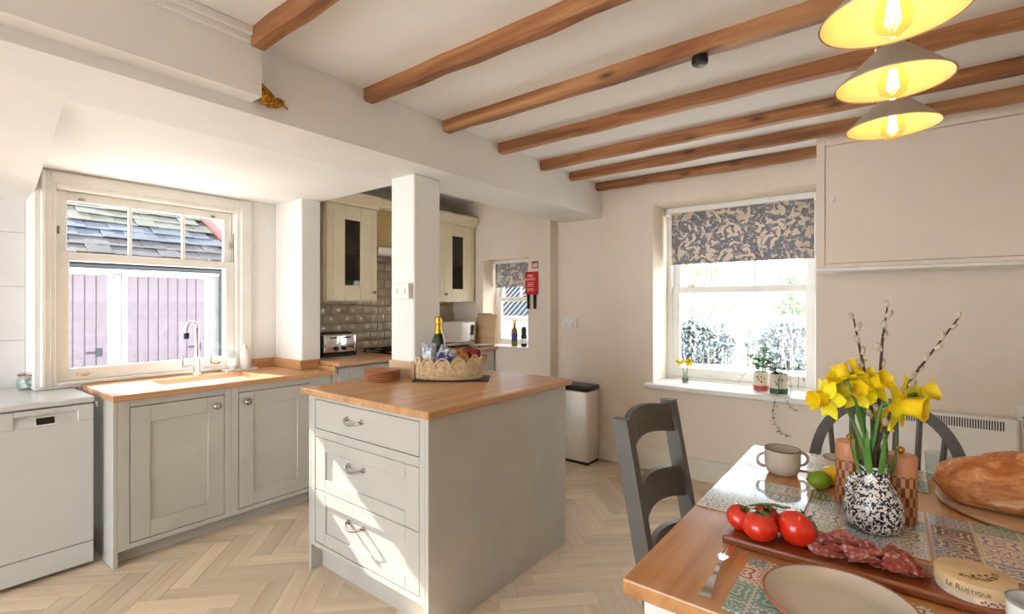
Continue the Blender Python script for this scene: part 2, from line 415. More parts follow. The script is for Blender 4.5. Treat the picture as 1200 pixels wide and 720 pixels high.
def text_mesh(txt, size, font_shear=0, extrude=.0004):
    cu = bpy.data.curves.new('t', 'FONT'); cu.body = txt; cu.size = size; cu.align_x = 'CENTER'; cu.align_y = 'CENTER'; cu.extrude = extrude; cu.resolution_u = 3
    o = bpy.data.objects.new('t', cu); COL.objects.link(o)
    dg = bpy.context.evaluated_depsgraph_get(); dg.update()
    me = bpy.data.meshes.new_from_object(o.evaluated_get(dg)); bpy.data.objects.remove(o); bpy.data.curves.remove(cu)
    bm = bmesh.new(); bm.from_mesh(me); bpy.data.meshes.remove(me); return bm
def xf(bm, m): bmesh.ops.transform(bm, matrix=m, verts=bm.verts[:]); return bm

# ================================================================== THE SETTING
XL, YB, YK, XR = -3.58, 3.74, 3.62, 2.4         # window wall, back wall, kitchen end wall, right wall
ZC, ZS = 2.315, 2.04                             # main ceiling, soffit
def struct(name, bm, mat, label, cat, smooth=False):
    return single(name, bm, mat, label, cat, kind='structure', smooth=smooth)

# ---- walls
bm = bmesh.new()                                  # window wall beside the sink, with its opening
W1 = (.56, 1.535, .868, 1.97)
box(bm, XL-.30, XL, .5, W1[0], .853, 2.6); box(bm, XL-.30, XL, W1[1], YK+.3, 0, 2.6)
box(bm, XL-.30, XL, W1[0], W1[1], .853, W1[2]); box(bm, XL-.30, XL, .68, W1[1], 0, .853); box(bm, XL-.30, XL, W1[0], W1[1], W1[3], 2.6)
wall_left = struct('wall_left', bm, 'wallwhite', 'cream painted wall around the sink window', 'wall')
bm = B(-4.2, -3.85, -3.5, .5, 0, 2.6)
wall_left_recess = struct('wall_left_recess', bm, 'grout', 'recessed wall of large white tiles behind dishwasher', 'wall')
bm = bmesh.new()
W2 = (-1.49, -.39, .655, 2.10)
D2 = .42
box(bm, -2.38, W2[0], YB, YB+D2, -.12, 2.6); box(bm, W2[1], XR+.3, YB, YB+D2, -.12, 2.6)
box(bm, W2[0], W2[1], YB, YB+D2, -.12, W2[2]); box(bm, W2[0], W2[1], YB, YB+D2, W2[3], 2.6)
wall_back = struct('wall_back', bm, 'wall', 'warm cream end wall with deep window reveal behind dining table', 'wall')
bm = bmesh.new()
W3 = (-3.167, -2.62, .9, 1.745)
D3 = .30
box(bm, -3.9, W3[0], YK, YK+D3, -.12, 2.6); box(bm, W3[1], -2.38, YK, YK+D3+.2, -.12, 2.6)
box(bm, W3[0], W3[1], YK, YK+D3, -.12, W3[2]); box(bm, W3[0], W3[1], YK, YK+D3, W3[3], 2.6)
struct('wall_kitchen_end', bm, 'wall', 'cream kitchen end wall with small window and red fire blanket', 'wall')
struct('wall_rear_light_block', B(-.4, XR+.3, -3.8, -3.5, -.12, 2.6), 'wall', 'unseen plain cream part wall added to cut light from behind', 'wall')  # part wall added out of view to dim the right-facing sides
struct('wall_right', B(XR, XR+.3, -3.5, YB+.4, -.12, 2.6), 'wall', 'plain cream side wall of the dining area', 'wall')
struct('wall_pier', B(XL, -3.21, 1.777, 1.919, .86, 2.32, bev=.006), 'wallwhite', 'short cream stub wall between sink and cooker worktops', 'wall')
struct('column', B(-2.30, -2.10, 1.82, 2.02, .9, ZS, bev=.006), 'wallwhite', 'square cream column rising from island worktop to bulkhead', 'column')
# ---- ceilings and bulkhead
struct('ceiling', B(-1.95, XR+.3, -3.5, YB+.3, ZC, 2.6), 'ceil', 'white ceiling between the exposed timber joists', 'ceiling')
struct('ceiling_over_sink', B(XL-.2, -2.33, .3, 1.919, ZS, 2.5), 'ceil', 'low white ceiling over the sink window', 'ceiling')
struct('ceiling_over_cooker', B(XL-.2, -2.33, 1.919, YK+.2, 2.32, 2.5), 'ceil', 'shaded ceiling recess above the cream wall cabinets', 'ceiling')
struct('bulkhead', B(-2.33, -1.94, -3.5, YB, ZS, 2.6), 'wallwhite', 'wide boxed bulkhead beam carried by the square column', 'beam')
bm = bmesh.new()
prism(bm, [(-2.33, .404, ZS), (-3.9, .527, 1.883), (-3.9, .527, 2.5), (-2.33, .404, 2.5)], (0, -3.9, 0), 1)
struct('ceiling_slope', bm, 'wallwhite', 'sloping white soffit above the dishwasher', 'ceiling')
t = thing('pipe_boxing', 'thin boxed ledge with cornice fixed along bulkhead', 'boxing', (-1.9, .87, 2.08), kind='structure')
part('face_board', B(-1.94, -1.853, -3.5, .87, 2.083, ZC), 'wallwhite', t)
part('cornice', B(-1.853, -1.838, -3.5, .87, 2.262, ZC, bev=.004), 'wallwhite', t)
part('cornice', B(-1.838, -1.822, -3.5, .87, 2.284, ZC, bev=.004), 'wallwhite', t)

# ---- floor: oak planks laid in herringbone, 45 degrees to the walls
floor = struct('floor', B(-4.0, XR, -3.5, YB+.05, -.12, -.006), 'grout', 'pale oak herringbone plank floor', 'floor')
PW, PN = .088, 5; PL = PW*PN
def plank_mesh(n):
    bm = B(-PL/2+.0005, PL/2-.0005, -PW/2+.0005, PW/2-.0005, -.008, 0, bev=.0009)
    return finish(n, bm, 'plank')
pm = [plank_mesh('floor_plank') for _ in range(1)]
cells = []
n_ = 60
for j in range(-n_, n_):
    for m in range(-6, 7):
        cells.append(((j+2*PN*m+PN/2)*PW, (j+.5)*PW, 0))
        cells.append(((j+.5)*PW, (j-2*PN+1+2*PN*m+PN/2)*PW, 1))
ca, sa = math.cos(R(45)), math.sin(R(45))
planks = []
for a, b, q in cells:
    x, y = a*ca-b*sa-.7, a*sa+b*ca+1.0
    if not (-3.95 < x < 2.3 and -2.2 < y < YB-.05): continue
    f = -_s*x+_c*y; r = _c*x+_s*y
    seen = False; area = 0
    if f > .5:
        u, v = 600+574*r/f, 357+574*CAM_H/f
        if -60 < u < 1260 and v < 790:
            seen = True; area = 1/f**3
        if -2.2 < x < -1.5 and 1.4 < y < 2.25: seen = False                 # under the island
        if x < -3.2 or (y > 1.55 and x < -2.35): seen = False             # under or behind the units
        if -.35 < x and y > .95: seen = False                               # behind the table
        if u > 1000: seen = False
        if x < -1.55 and y > 2.4: area *= .3
    planks.append((area if seen else 0, x, y, q))
planks.sort(reverse=True)
rest = bmesh.new()
for i, (a, x, y, q) in enumerate(planks):
    rot = R(45)+(R(90) if q else 0)
    if i < 300 and a > 0:
        piece('floor_plank', pm[0], floor, (x, y, 0), (0, 0, rot+(PI if random.random() < .5 else 0)))
    else:
        b2 = bmesh.ops.create_cube(rest, size=1, matrix=Matrix.Translation((x, y, -.004)) @ Matrix.Rotation(rot, 4, 'Z') @ Matrix.Diagonal((PL-.001, PW-.001, .008, 1)))
part('far_planks', rest, 'plank', floor, kind='stuff')

# ---- skirting
struct('baseboard_back', B(-2.38, XR, YB-.02, YB, 0, .165, bev=.006), 'cream_gloss', 'cream skirting board along the end wall', 'skirting')

# ---- joists
JY = [(.822, .885), (1.38, 1.44), (1.88, 1.942), (2.36, 2.42), (2.825, 2.885), (3.21, 3.27), (3.63, 3.69)]
JD = ['beside the boxed ledge', 'second from the boxed ledge', 'carrying the small black alarm', 'fourth from the boxed ledge', 'third from the window wall', 'next to the one against window wall', 'tight against the window wall']
for i, ((y0, y1), d) in enumerate(zip(JY, JD)):
    x0 = -1.853 if i == 0 else -1.942; x1 = -.355 if i == 6 else XR
    bm = bmesh.new(); rnd = random.Random(i)
    n = 26; rings = []
    for k in range(n+1):
        x = x0+(x1-x0)*k/n; w = rnd.uniform(-.004, .004); zz = rnd.uniform(-.004, .003)
        ch = .007+rnd.uniform(0, .006)
        zb = 2.255+zz
        rings.append([bm.verts.new(p) for p in ((x, y0+w, ZC+.01), (x, y0+w, zb+ch), (x, y0+w+ch, zb), (x, y1-ch+w, zb), (x, y1+w, zb+ch), (x, y1+w, ZC+.01))])
    for a, b in zip(rings, rings[1:]):
        for k in range(6): bm.faces.new((a[k], a[(k+1) % 6], b[(k+1) % 6], b[k]))
    bm.faces.new(rings[0]); bm.faces.new(rings[-1][::-1])
    single('ceiling_joist', bm, 'joist', 'exposed brown timber ceiling joist '+d, 'joist', group='exposed ceiling joists', kind='structure')

# ---- recess wall tiles behind the dishwasher
bm = B(0, .006, -.199, .199, -.149, .149, bev=.002); tile_me = finish('tile', bm, 'lilactile')
for k in range(3):
    for j in range(5):
        piece('tile', tile_me, wall_left_recess, (-3.85, .30-.4*k, .66+.3*j))
# ---- metro tile splashback
bm = B(0, .007, -.0742, .0742, -.0367, .0367, bev=.004, seg=2); metro = finish('tile', bm, 'metrotile', smooth=True)
bm = B(0, .007, -.0367, .0367, -.0367, .0367, bev=.004, seg=2); metroh = finish('tile', bm, 'metrotile', smooth=True)
part('grout_bed', B(XL, XL+.003, 1.919, YK, .92, 1.76), 'grout', wall_left)
rt = random.Random(3)
for j in range(11):
    z = .92+.0765*(j+.5)
    y = 1.921+(.0375 if j % 2 else .075)
    while y < YK-.03:
        if z < 1.36 or 2.46 < y < 3.12:
            h = (j % 2 and y < 1.97)
            piece('tile', metroh if h else metro, wall_left, (XL+.003, y, z), (0, rt.uniform(-.008, .008), rt.uniform(-.01, .01)))
        y += .1135 if (j % 2 and y < 1.97) else .151

# ================================================================== WINDOWS
def sash_x(name, root, x, y0, y1, z0, z1, st, tr, br, bars, mat='sash'):
    """a sash in a plane x = const"""
    bm = bmesh.new(); th = .034
    box(bm, x-th, x, y0, y0+st, z0, z1, bev=.003); box(bm, x-th, x, y1-st, y1, z0, z1, bev=.003)
    box(bm, x-th, x, y0+st, y1-st, z1-tr, z1, bev=.003); box(bm, x-th, x, y0+st, y1-st, z0, z0+br, bev=.003)
    s = part(name, bm, mat, root)
    ys = [y0+st]+[b for b in bars]+[y1-st]
    for b in bars: part('glazing_bar', B(x-th+.004, x-.004, b-.009, b+.009, z0+br, z1-tr, bev=.003), 'gloss_white', s)
    for a, b in zip(ys, ys[1:]):
        part('pane', B(x-.02, x-.016, a, b, z0+br, z1-tr), 'glass', s)
    return s
def sash_y(name, root, y, x0, x1, z0, z1, st, tr, br, bars, mat='gloss_white'):
    bm = bmesh.new(); th = .034
    box(bm, x0, x0+st, y, y+th, z0, z1, bev=.003); box(bm, x1-st, x1, y, y+th, z0, z1, bev=.003)
    box(bm, x0+st, x1-st, y, y+th, z1-tr, z1, bev=.003); box(bm, x0+st, x1-st, y, y+th, z0, z0+br, bev=.003)
    s = part(name, bm, mat, root)
    xs = [x0+st]+list(bars)+[x1-st]
    for b in bars: part('glazing_bar', B(b-.009, b+.009, y+.004, y+th-.004, z0+br, z1-tr, bev=.003), mat, s)
    for a, b in zip(xs, xs[1:]): part('pane', B(a, b, y+.016, y+.02, z0+br, z1-tr), 'glass', s)
    return s

w = thing('window_1', 'cream sliding sash window with three top panes above the sink', 'window', (XL, 1.05, .87), kind='structure')
bm = bmesh.new()
for (a0, a1, c0, c1) in ((.522, .562, .868, 2.03), (1.533, 1.6, .868, 2.03), (.562, 1.533, 1.968, 2.03)):
    box(bm, XL, XL+.014, a0, a1, c0, c1, bev=.003); box(bm, XL+.012, XL+.024, a0, (a1 if a0 > .6 and a0 < 1 else a0+.018) if a0 != 1.533 else a1, c0 if a0 != .562 else c1-.024, c1, bev=.004)
part('architrave', bm, 'sash', w)
bm = bmesh.new()
box(bm, XL-.13, XL+.004, .56, .585, .868, 1.97, bev=.002); box(bm, XL-.13, XL+.004, 1.508, 1.535, .868, 1.97, bev=.002)
box(bm, XL-.13, XL+.004, .585, 1.508, 1.945, 1.97, bev=.002); box(bm, XL-.13, XL+.012, .585, 1.508, .868, .885, bev=.002)
part('window_frame', bm, 'sash', w)
up = sash_x('upper_sash', w, XL-.062, .588, 1.505, 1.555, 1.944, .052, .052, .05, [.93, 1.212], 'sash')
lo = sash_x('lower_sash', w, XL-.024, .588, 1.505, .886, 1.602, .055, .048, .068, [], 'sash')
for y in (.70, 1.38):
    part('sash_lift', T([(XL-.02, y-.026, .917), (XL-.004, y-.026, .921), (XL+.006, y-.012, .914), (XL+.006, y+.012, .914), (XL-.004, y+.026, .921), (XL-.02, y+.026, .917)], .0045), 'brass', lo)
    part('sash_fastener', B(XL-.045, XL-.02, y-.03, y+.03, 1.602, 1.612, bev=.003), 'pewter', lo)
    part('sash_hook', B(XL-.06, XL-.045, y-.012, y+.012, 1.895, 1.912, bev=.003), 'pewter', up)
for y in (.602, 1.49):
    part('sash_stop', B(XL-.06, XL-.052, y-.006, y+.006, 1.70, 1.745, bev=.002), 'pewter', up)
for y in (1.509, 1.522): part('sash_cord', T([(XL-.04, y-.002, 1.602), (XL-.04, y-.002, 1.80)], .003, 6), 'gutter', w)

w = thing('window_2', 'white sliding sash window set deep behind floral blind', 'window', (-.94, YB+.3, .69), kind='structure')
YW = YB+.33
bm = bmesh.new()
box(bm, W2[0], W2[0]+.035, YW-.02, YW+.09, .69, 2.10); box(bm, W2[1]-.035, W2[1], YW-.02, YW+.09, .69, 2.10)
box(bm, W2[0]+.035, W2[1]-.035, YW-.02, YW+.09, 2.06, 2.10); box(bm, W2[0]+.035, W2[1]-.035, YW-.02, YW+.09, .69, .712)
part('window_frame', bm, 'gloss_white', w)
up2 = sash_y('upper_sash', w, YW+.04, W2[0]+.04, W2[1]-.04, 1.40, 2.058, .055, .05, .05, [-1.155, -.83])
lo2 = sash_y('lower_sash', w, YW, W2[0]+.04, W2[1]-.04, .714, 1.455, .058, .05, .075, [])
for x in (-1.30, -.66):
    part('sash_fastener', B(x-.03, x+.03, YW+.002, YW+.03, 1.455, 1.468, bev=.003), 'pewter', lo2)
part('window_board', B(-1.54, -.34, YB-.075, YW-.02, .655, .692, bev=.008), 'gloss_white', w)

w = thing('window_3', 'small white sash window in the kitchen end wall', 'window', (-2.9, YK+.25, .9), kind='structure')
YV = YK+.2
bm = bmesh.new()
box(bm, W3[0], W3[0]+.025, YV, YV+.08, .9, 1.745); box(bm, W3[1]-.025, W3[1], YV, YV+.08, .9, 1.745); box(bm, W3[0]+.025, W3[1]-.025, YV, YV+.08, 1.72, 1.745)
part('window_frame', bm, 'gloss_white', w)
sash_y('upper_sash', w, YV+.035, W3[0]+.026, W3[1]-.026, 1.34, 1.72, .04, .04, .045, [-2.89])
lo3 = sash_y('lower_sash', w, YV, W3[0]+.026, W3[1]-.026, .915, 1.385, .04, .045, .055, [])
part('sash_fastener', B(-2.83, -2.78, YV+.004, YV+.03, 1.385, 1.395, bev=.003), 'pewter', lo3)
part('window_board', B(W3[0], W3[1], YK-.015, YV, .9, .915, bev=.003), 'gloss_white', w)

# roller blinds
t = thing('roller_blind', 'grey and beige floral roller blind over the dining window', 'blind', (-.94, YB+.24, 1.65))
yb = YB+.27
part('fabric', B(W2[0]+.05, W2[1]-.04, yb, yb+.0015, 1.648, 2.08), 'blind', t)
part('bottom_bar', B(W2[0]+.05, W2[1]-.04, yb-.003, yb+.0045, 1.636, 1.65, bev=.002), 'blind', t)
part('cassette', B(W2[0]+.02, W2[1]-.01, yb-.04, yb+.03, 2.055, 2.099, bev=.008), 'gloss_white', t)
part('bracket', B(W2[1]-.012, W2[1], yb-.045, yb+.03, 2.04, 2.099, bev=.004), 'plasticwhite', t)
part('bracket', B(W2[0]+.008, W2[0]+.02, yb-.045, yb+.03, 2.04, 2.099, bev=.004), 'plasticwhite', t)
t = thing('roller_blind', 'short grey floral roller blind over the small kitchen window', 'blind', (-2.9, YK+.15, 1.5))
yb = YK+.17
part('fabric', B(W3[0]+.02, W3[1]-.02, yb, yb+.0015, 1.49, 1.73), 'blind', t)
part('bottom_bar', B(W3[0]+.02, W3[1]-.02, yb-.003, yb+.0045, 1.48, 1.492, bev=.002), 'blind', t)
part('roller', T([(W3[0]+.01, yb-.005, 1.728), (W3[1]-.01, yb-.005, 1.728)], .014, 10), 'gloss_white', t)

# ================================================================== OUTSIDE
struct('ground', B(-30, 30, -12, 70, -.3, -.13), 'gravel', 'pale sunlit gravel yard outside the windows', 'ground')
# garage opposite the sink window
GX = -10.5
g = thing('garage', 'white outbuilding with faded lilac board doors and mossy slate roof', 'building', (GX, 2, -.13))
part('wall', B(GX-4, GX, -2.0, 4.6, -.13, 1.98), 'garage_wall', g)
for y0, y1, flip in ((.72, 2.35, 0), (2.62, 3.83, 1)):
    d = part('door', B(GX, GX+.02, y0, y1, -.13, 1.80), 'gutter', g)
    n = round((y1-y0)/.15); wd = (y1-y0)/n
    me = finish('plank', B(0, .025, -wd/2+.004, wd/2-.004, -.13, 1.795, bev=.006), 'lilac_door')
    org = ORG[g.name][0]
    for k in range(n): piece('plank', me, d, Vector((GX+.02, y0+wd*(k+.5), 0))-org)
    yh = y1-.16
    part('hinge', B(GX+.045, GX+.06, yh, yh+.09, .44, .58, bev=.004), 'gutter', d)
    part('latch_bar', B(GX+.05, GX+.065, yh-.12, yh+.02, .50, .525, bev=.004), 'gutter', d)
    for yy in (y0-.06, y1):
        part('door_post', B(GX, GX+.05, yy, yy+.06, -.13, 1.86, bev=.006), 'gloss_white', g)
    part('lintel', B(GX, GX+.05, y0, y1, 1.80, 1.86, bev=.006), 'gloss_white', g)
part('fascia', B(GX, GX+.06, -2.2, 4.7, 1.86, 1.94), 'gloss_white', g)
part('gutter', T([(GX+.14, -2.2, 1.955), (GX+.14, 4.7, 1.955)], .05, 10), 'gutter', g, smooth=True)
part('downpipe', T([(GX+.14, 4.1, 1.95), (GX+.1, 4.1, 1.85), (GX+.08, 4.1, 1.7), (GX+.08, 4.1, -.1)], .035, 8), 'gutter', g, smooth=True)
part('wheel', T([(GX+.12+.02*math.cos(a), 4.28+.06*math.sin(a), 1.12+.22*math.cos(a)) for a in [2*PI*k/20 for k in range(21)]], .02, 6), 'gutter', g)
PITCH = math.atan(.53)
roof = part('roof', B(-5.4, 0, -2.2, 4.62, -.08, -.03), 'slate_low', g, W=False)
roof.matrix_local = Matrix.Translation(Vector((GX+.2, 0, 1.99))-ORG[g.name][0]) @ Matrix.Rotation(PITCH, 4, 'Y')
sl = {}
for kz in ('slate_low', 'slate_blue', 'slate_moss'):
    sl[kz] = finish('slate', B(-.42, .03, -.172, .172, -.012, .012, bev=.004), kz)
rs = random.Random(5)
for j in range(14):
    kz = 'slate_low' if j < 3 else 'slate_blue' if j < 5 else 'slate_moss'
    for i in range(21):
        y = -2.0+.345*i+(.17 if j % 2 else 0)
        if y > 4.5: continue
        piece('slate', sl[kz], roof, (-.38*j, y, .02+rs.uniform(-.008, .012)), (rs.uniform(-.02, .02), -.055+rs.uniform(-.02, .02), rs.uniform(-.02, .02)))
part('verge', B(-5.4, .05, 4.58, 4.74, -.08, .08), 'brickred', roof, W=False)

struct('eave', B(-4.42, -3.885, -3.5, 5, 2.05, 2.3), 'garage_wall', 'unseen roof eave added to keep sun off the upper sash', 'eave')  # unseen overhang, sized to stop direct sun through the upper panes

# far side garden outside the dining window
def leaf_cloud(bm, c, rad, n, size, rnd, flat=1.0):
    for _ in range(n):
        d = Vector((rnd.gauss(0, 1), rnd.gauss(0, 1), rnd.gauss(0, 1))).normalized()*rnd.uniform(.55, 1)
        p = Vector(c)+Vector((d.x*rad[0], d.y*rad[1], d.z*rad[2]))
        a = Vector((rnd.gauss(0, 1), rnd.gauss(0, 1), rnd.gauss(0, 1))).normalized(); b, _ = frame_of(a)
        s = size*rnd.uniform(.6, 1.3)
        v = [bm.verts.new(p+q) for q in (-a*s, b*s*.5, a*s, -b*s*.5)]
        bm.faces.new(v)
rh = random.Random(11)
struct('field', B(-30, 30, 24, 70, -.13, .9), 'field', 'pale green field beyond the garden hedge', 'ground')
for hx, lab in ((-3.85, 'leafy grey green hedge with pale blossom outside dining window'), (-1.85, 'twiggy grey hedge with upright stems beside the lawn')):
    h = thing('hedge', lab, 'hedge', (hx, 12.5, -.13))
    bm = bmesh.new(); leaf_cloud(bm, (hx, 12.5, .4), (.95, .5, .62), 2400, .075, rh)
    part('foliage', bm, 'hedge', h, kind='stuff')
    bm = bmesh.new(); leaf_cloud(bm, (hx, 12.35, .55), (.95, .5, .6), 600, .06, rh)
    part('blossom', bm, 'blossom', h, kind='stuff')
    bm = bmesh.new()
    for k in range(46):
        x = hx+rh.uniform(-.9, .9); y = 12.5+rh.uniform(-.4, .2)
        tube(bm, [(x, y, -.13), (x+rh.uniform(-.1, .1), y, .6), (x+rh.uniform(-.25, .25), y, 1.0+rh.uniform(-.2, .3))], [.018, .014, .006], 5)
    part('stems', bm, 'bark', h, kind='stuff')
for tx, ty, hh, rr, lab in ((-5.3, 17, 2.4, 1.5, 'pale green bushy tree behind the blossoming hedge'), (-3.0, 21, 2.2, 1.1, 'loose rounded light green shrub beyond the hedge'), (-2.6, 36, 3.6, 2.4, 'distant hazy tree at the edge of the field'), (-1.7, 19.5, 3.6, 1.0, 'slender bare branched sapling rising above the hedge')):
    tr = thing('garden_tree', lab, 'tree', (tx, ty, -.13), group='trees beyond the dining window')
    bm = bmesh.new(); tube(bm, [(tx, ty, -.13), (tx+.05, ty, hh*.5), (tx, ty, hh)], [.12, .08, .03], 7)
    for k in range(9):
        a = rh.uniform(0, 2*PI); z0 = hh*rh.uniform(.35, .8)
        tube(bm, [(tx, ty, z0), (tx+rr*.5*math.cos(a), ty+rr*.5*math.sin(a), z0+rr*.35), (tx+rr*.85*math.cos(a), ty+rr*.85*math.sin(a), z0+rr*.8)], [.04, .025, .008], 5)
    part('trunk', bm, 'bark', tr)
    bm = bmesh.new(); leaf_cloud(bm, (tx, ty, hh*.75), (rr, rr, hh*.5), 500 if hh == 3.6 and ty == 19 else 2200, .1, rh)
    part('foliage', bm, 'treeleaf', tr, kind='stuff')
# outbuilding seen through the small kitchen window
g = thing('outbuilding', 'low white outbuilding with dark ribbed roof outside small window', 'building', (-8, 9, -.13))
part('wall', B(-10.5, -6.0, 9.0, 12, -.13, 1.05), 'garage_wall', g)
part('pink_panel', B(-7.4, -6.0, 8.97, 9.0, .25, .55), plain('pink_panel', (232,196,214), .6), g)
rf = part('roof', B(-10.7, -5.8, 0, 3.4, -.06, 0), 'garage_wall', g, W=False)
rf.matrix_local = Matrix.Translation(Vector((0, 8.8, 1.05))-ORG[g.name][0]) @ Matrix.Rotation(R(35), 4, 'X')
rib = finish('rib', B(-.04, .04, 0, 3.4, 0, .05, bev=.01), 'gutter')
for k in range(34): piece('rib', rib, rf, (-10.6+.142*k, 0, 0), (0, 0, R(0)))

# ================================================================== KITCHEN UNITS
def shaker_x(x, y0, y1, z0, z1, st=.085, th=.02, rec=.009):
    """door or drawer front whose face lies at x, facing +x"""
    bm = bmesh.new(); b = .0025
    box(bm, x-th, x, y0, y0+st, z0, z1, bev=b); box(bm, x-th, x, y1-st, y1, z0, z1, bev=b)
    box(bm, x-th, x, y0+st, y1-st, z1-st, z1, bev=b); box(bm, x-th, x, y0+st, y1-st, z0, z0+st, bev=b)
    box(bm, x-th, x-rec, y0+st, y1-st, z0+st, z1-st)
    return bm
def shaker_y(y, x0, x1, z0, z1, st=.085, th=.02, rec=.009, rail=.06):
    bm = bmesh.new(); b = .0025
    box(bm, x0, x0+st, y, y+th, z0, z1, bev=b); box(bm, x1-st, x1, y, y+th, z0, z1, bev=b)
    box(bm, x0+st, x1-st, y, y+th, z1-rail, z1, bev=b); box(bm, x0+st, x1-st, y, y+th, z0, z0+rail, bev=b)
    box(bm, x0+st, x1-st, y+rec, y+th, z0+rail, z1-rail)
    return bm
def knob_x(x, y, z, r=.021):
    bm = L([(.008, 0), (.007, .012), (r*.8, .016), (r, .024), (r*.85, .031), (r*.4, .036), (0, .037)], 16)
    return xf(bm, Matrix.Translation((x, y, z)) @ Matrix.Rotation(R(90), 4, 'Y'))

XF = -3.03                                       # face of the sink units
ZW = .862                                        # sink worktop
def base_unit(label, y0, y1, dy0, dy1, knob_y, end_panel=False):
    t = thing('base_cabinet', label, 'cabinet', (XF-.25, (y0+y1)/2, 0), group='greige base cabinets under the sink worktop')
    bm = bmesh.new()
    box(bm, XL+.02, XF-.022, y0, y1, .085, .63)
    part('carcass', bm, 'greige', t)
    bm = bmesh.new()
    box(bm, XF-.022, XF, y0, dy0-.003, .078, ZW-.032, bev=.002); box(bm, XF-.022, XF, dy1+.003, y1, .078, ZW-.032, bev=.002)
    box(bm, XF-.022, XF, dy0-.003, dy1+.003, .078, .104, bev=.002); box(bm, XF-.022, XF, dy0-.003, dy1+.003, .793, ZW-.032, bev=.002)
    part('face_frame', bm, 'greige', t)
    d = part('door', shaker_x(XF-.001, dy0, dy1, .108, .789), 'greige', t)
    part('knob', knob_x(XF, knob_y, .735), 'pewter', d, smooth=True)
    part('plinth', B(XF-.085, XF-.07, y0, y1, 0, .085), 'greige', t)
    if end_panel: part('end_panel', B(XL+.02, XF, y0-.022, y0, 0, ZW-.032, bev=.003), 'greige', t)
base_unit('greige shaker cabinet beside the dishwasher with end panel to floor', .722, 1.247, .772, 1.212, 1.168, True)
base_unit('greige shaker cabinet with knob on its left, below the sink end', 1.247, 1.895, 1.292, 1.735, 1.335)
# cooker side units, mostly hidden by the island
t = thing('cooker_cabinet', 'grey green cabinet run below the higher cooker worktop', 'cabinet', (-3.3, 2.7, 0))
part('carcass', B(XL+.02, -3.022, 1.9, YK-.005, .085, .884), 'greige', t)
for a in (1.92, 2.48, 3.04): part('door', shaker_x(-3.001, a+.01, a+.55, .108, .87), 'greige', t)
part('plinth', B(-3.1, -3.085, 1.9, YK-.005, 0, .085), 'greige', t)

# sink worktop with the cut-out for the basin
SX0, SX1, SY0, SY1 = -3.425, -3.105, .965, 1.475
bm = bmesh.new(); z0, z1 = ZW-.03, ZW
box(bm, XL, SX0, .69, 1.777, z0, z1); box(bm, SX1, -2.995, .69, 1.777, z0, z1, bev=.004)
box(bm, SX0, SX1, .69, SY0, z0, z1); box(bm, SX0, SX1, SY1, 1.777, z0, z1)
box(bm, -3.21, -2.995, 1.777, 1.89, z0, z1, bev=.003)
t = thing('sink_worktop', 'sunlit oak worktop with sink cut out below the window', 'worktop', (-3.3, .69, ZW-.03))
part('top', bm, 'worktop_y', t)
part('step_riser', B(-3.21, -2.99, 1.89, 1.905, ZW-.03, .8845, bev=.002), 'worktop_x', t)
bm = bmesh.new()
part('upstand', B(XL, XL+.018, 1.604, 1.777, ZW, .925, bev=.003), 'worktop_y', t)
part('upstand', B(XL+.018, -3.21, 1.759, 1.777, ZW, .925, bev=.003), 'worktop_x', t)
part('upstand', B(-3.21, -3.192, 1.759, 1.9, ZW, .925, bev=.003), 'worktop_y', t)
t = thing('cooker_worktop', 'higher oak worktop carrying toaster and hob', 'worktop', (-3.3, 2.7, .885))
part('top', B(XL+.001, -2.965, 1.906, YK-.001, .885, .915, bev=.004), 'worktop_y', t)
# basin
bm = bmesh.new(); zb = .665
box(bm, SX0-.025, SX0-.001, SY0-.02, SY1+.02, zb, ZW-.031); box(bm, SX1+.001, SX1+.025, SY0-.02, SY1+.02, zb, ZW-.031)
box(bm, SX0-.001, SX1+.001, SY0-.025, SY0-.001, zb, ZW-.031); box(bm, SX0-.001, SX1+.001, SY1+.001, SY1+.025, zb, ZW-.031)
box(bm, SX0-.025, SX1+.025, SY0-.025, SY1+.025, zb-.02, zb)
t = thing('kitchen_sink', 'white rectangular undermounted sink sunk in the oak worktop', 'sink', (-3.26, 1.22, zb-.02))
part('basin', bm, 'ceramic', t)
part('drain', L([(.04, 0), (.04, .004), (.02, .006), (0, .004)], 18, c=(-3.26, 1.22, zb)), 'chrome', t, smooth=True)
# tap
tx, ty = -3.495, 1.235
t = thing('mixer_tap', 'tall chrome two lever mixer tap behind the sink', 'tap', (tx, ty, ZW))
part('base', L([(.026, 0), (.026, .008), (.02, .012), (.018, .1), (.02, .104), (.013, .112)], 18, c=(tx, ty, ZW)), 'chrome', t, smooth=True)
part('spout', T([(tx, ty, ZW+.1), (tx, ty, ZW+.30), (tx+.004, ty-.008, ZW+.325), (tx+.02, ty-.03, ZW+.337), (tx+.04, ty-.058, ZW+.333), (tx+.05, ty-.072, ZW+.315), (tx+.053, ty-.076, ZW+.27)], [.012, .012, .012, .012, .012, .012, .013], 12), 'chrome', t, smooth=True)
part('aerator', T([(tx+.053, ty-.076, ZW+.272), (tx+.054, ty-.077, ZW+.235)], .0145, 12), 'iron', t, smooth=True)
for s in (-1, 1):
    arm = part('lever', T([(tx, ty, ZW+.06), (tx, ty+s*.085, ZW+.06)], .009, 10), 'chrome', t, smooth=True)
    part('lever_handle', T([(tx, ty+s*.08, ZW+.055), (tx, ty+s*.08, ZW+.125)], [.006, .005], 8), 'chrome', arm, smooth=True)

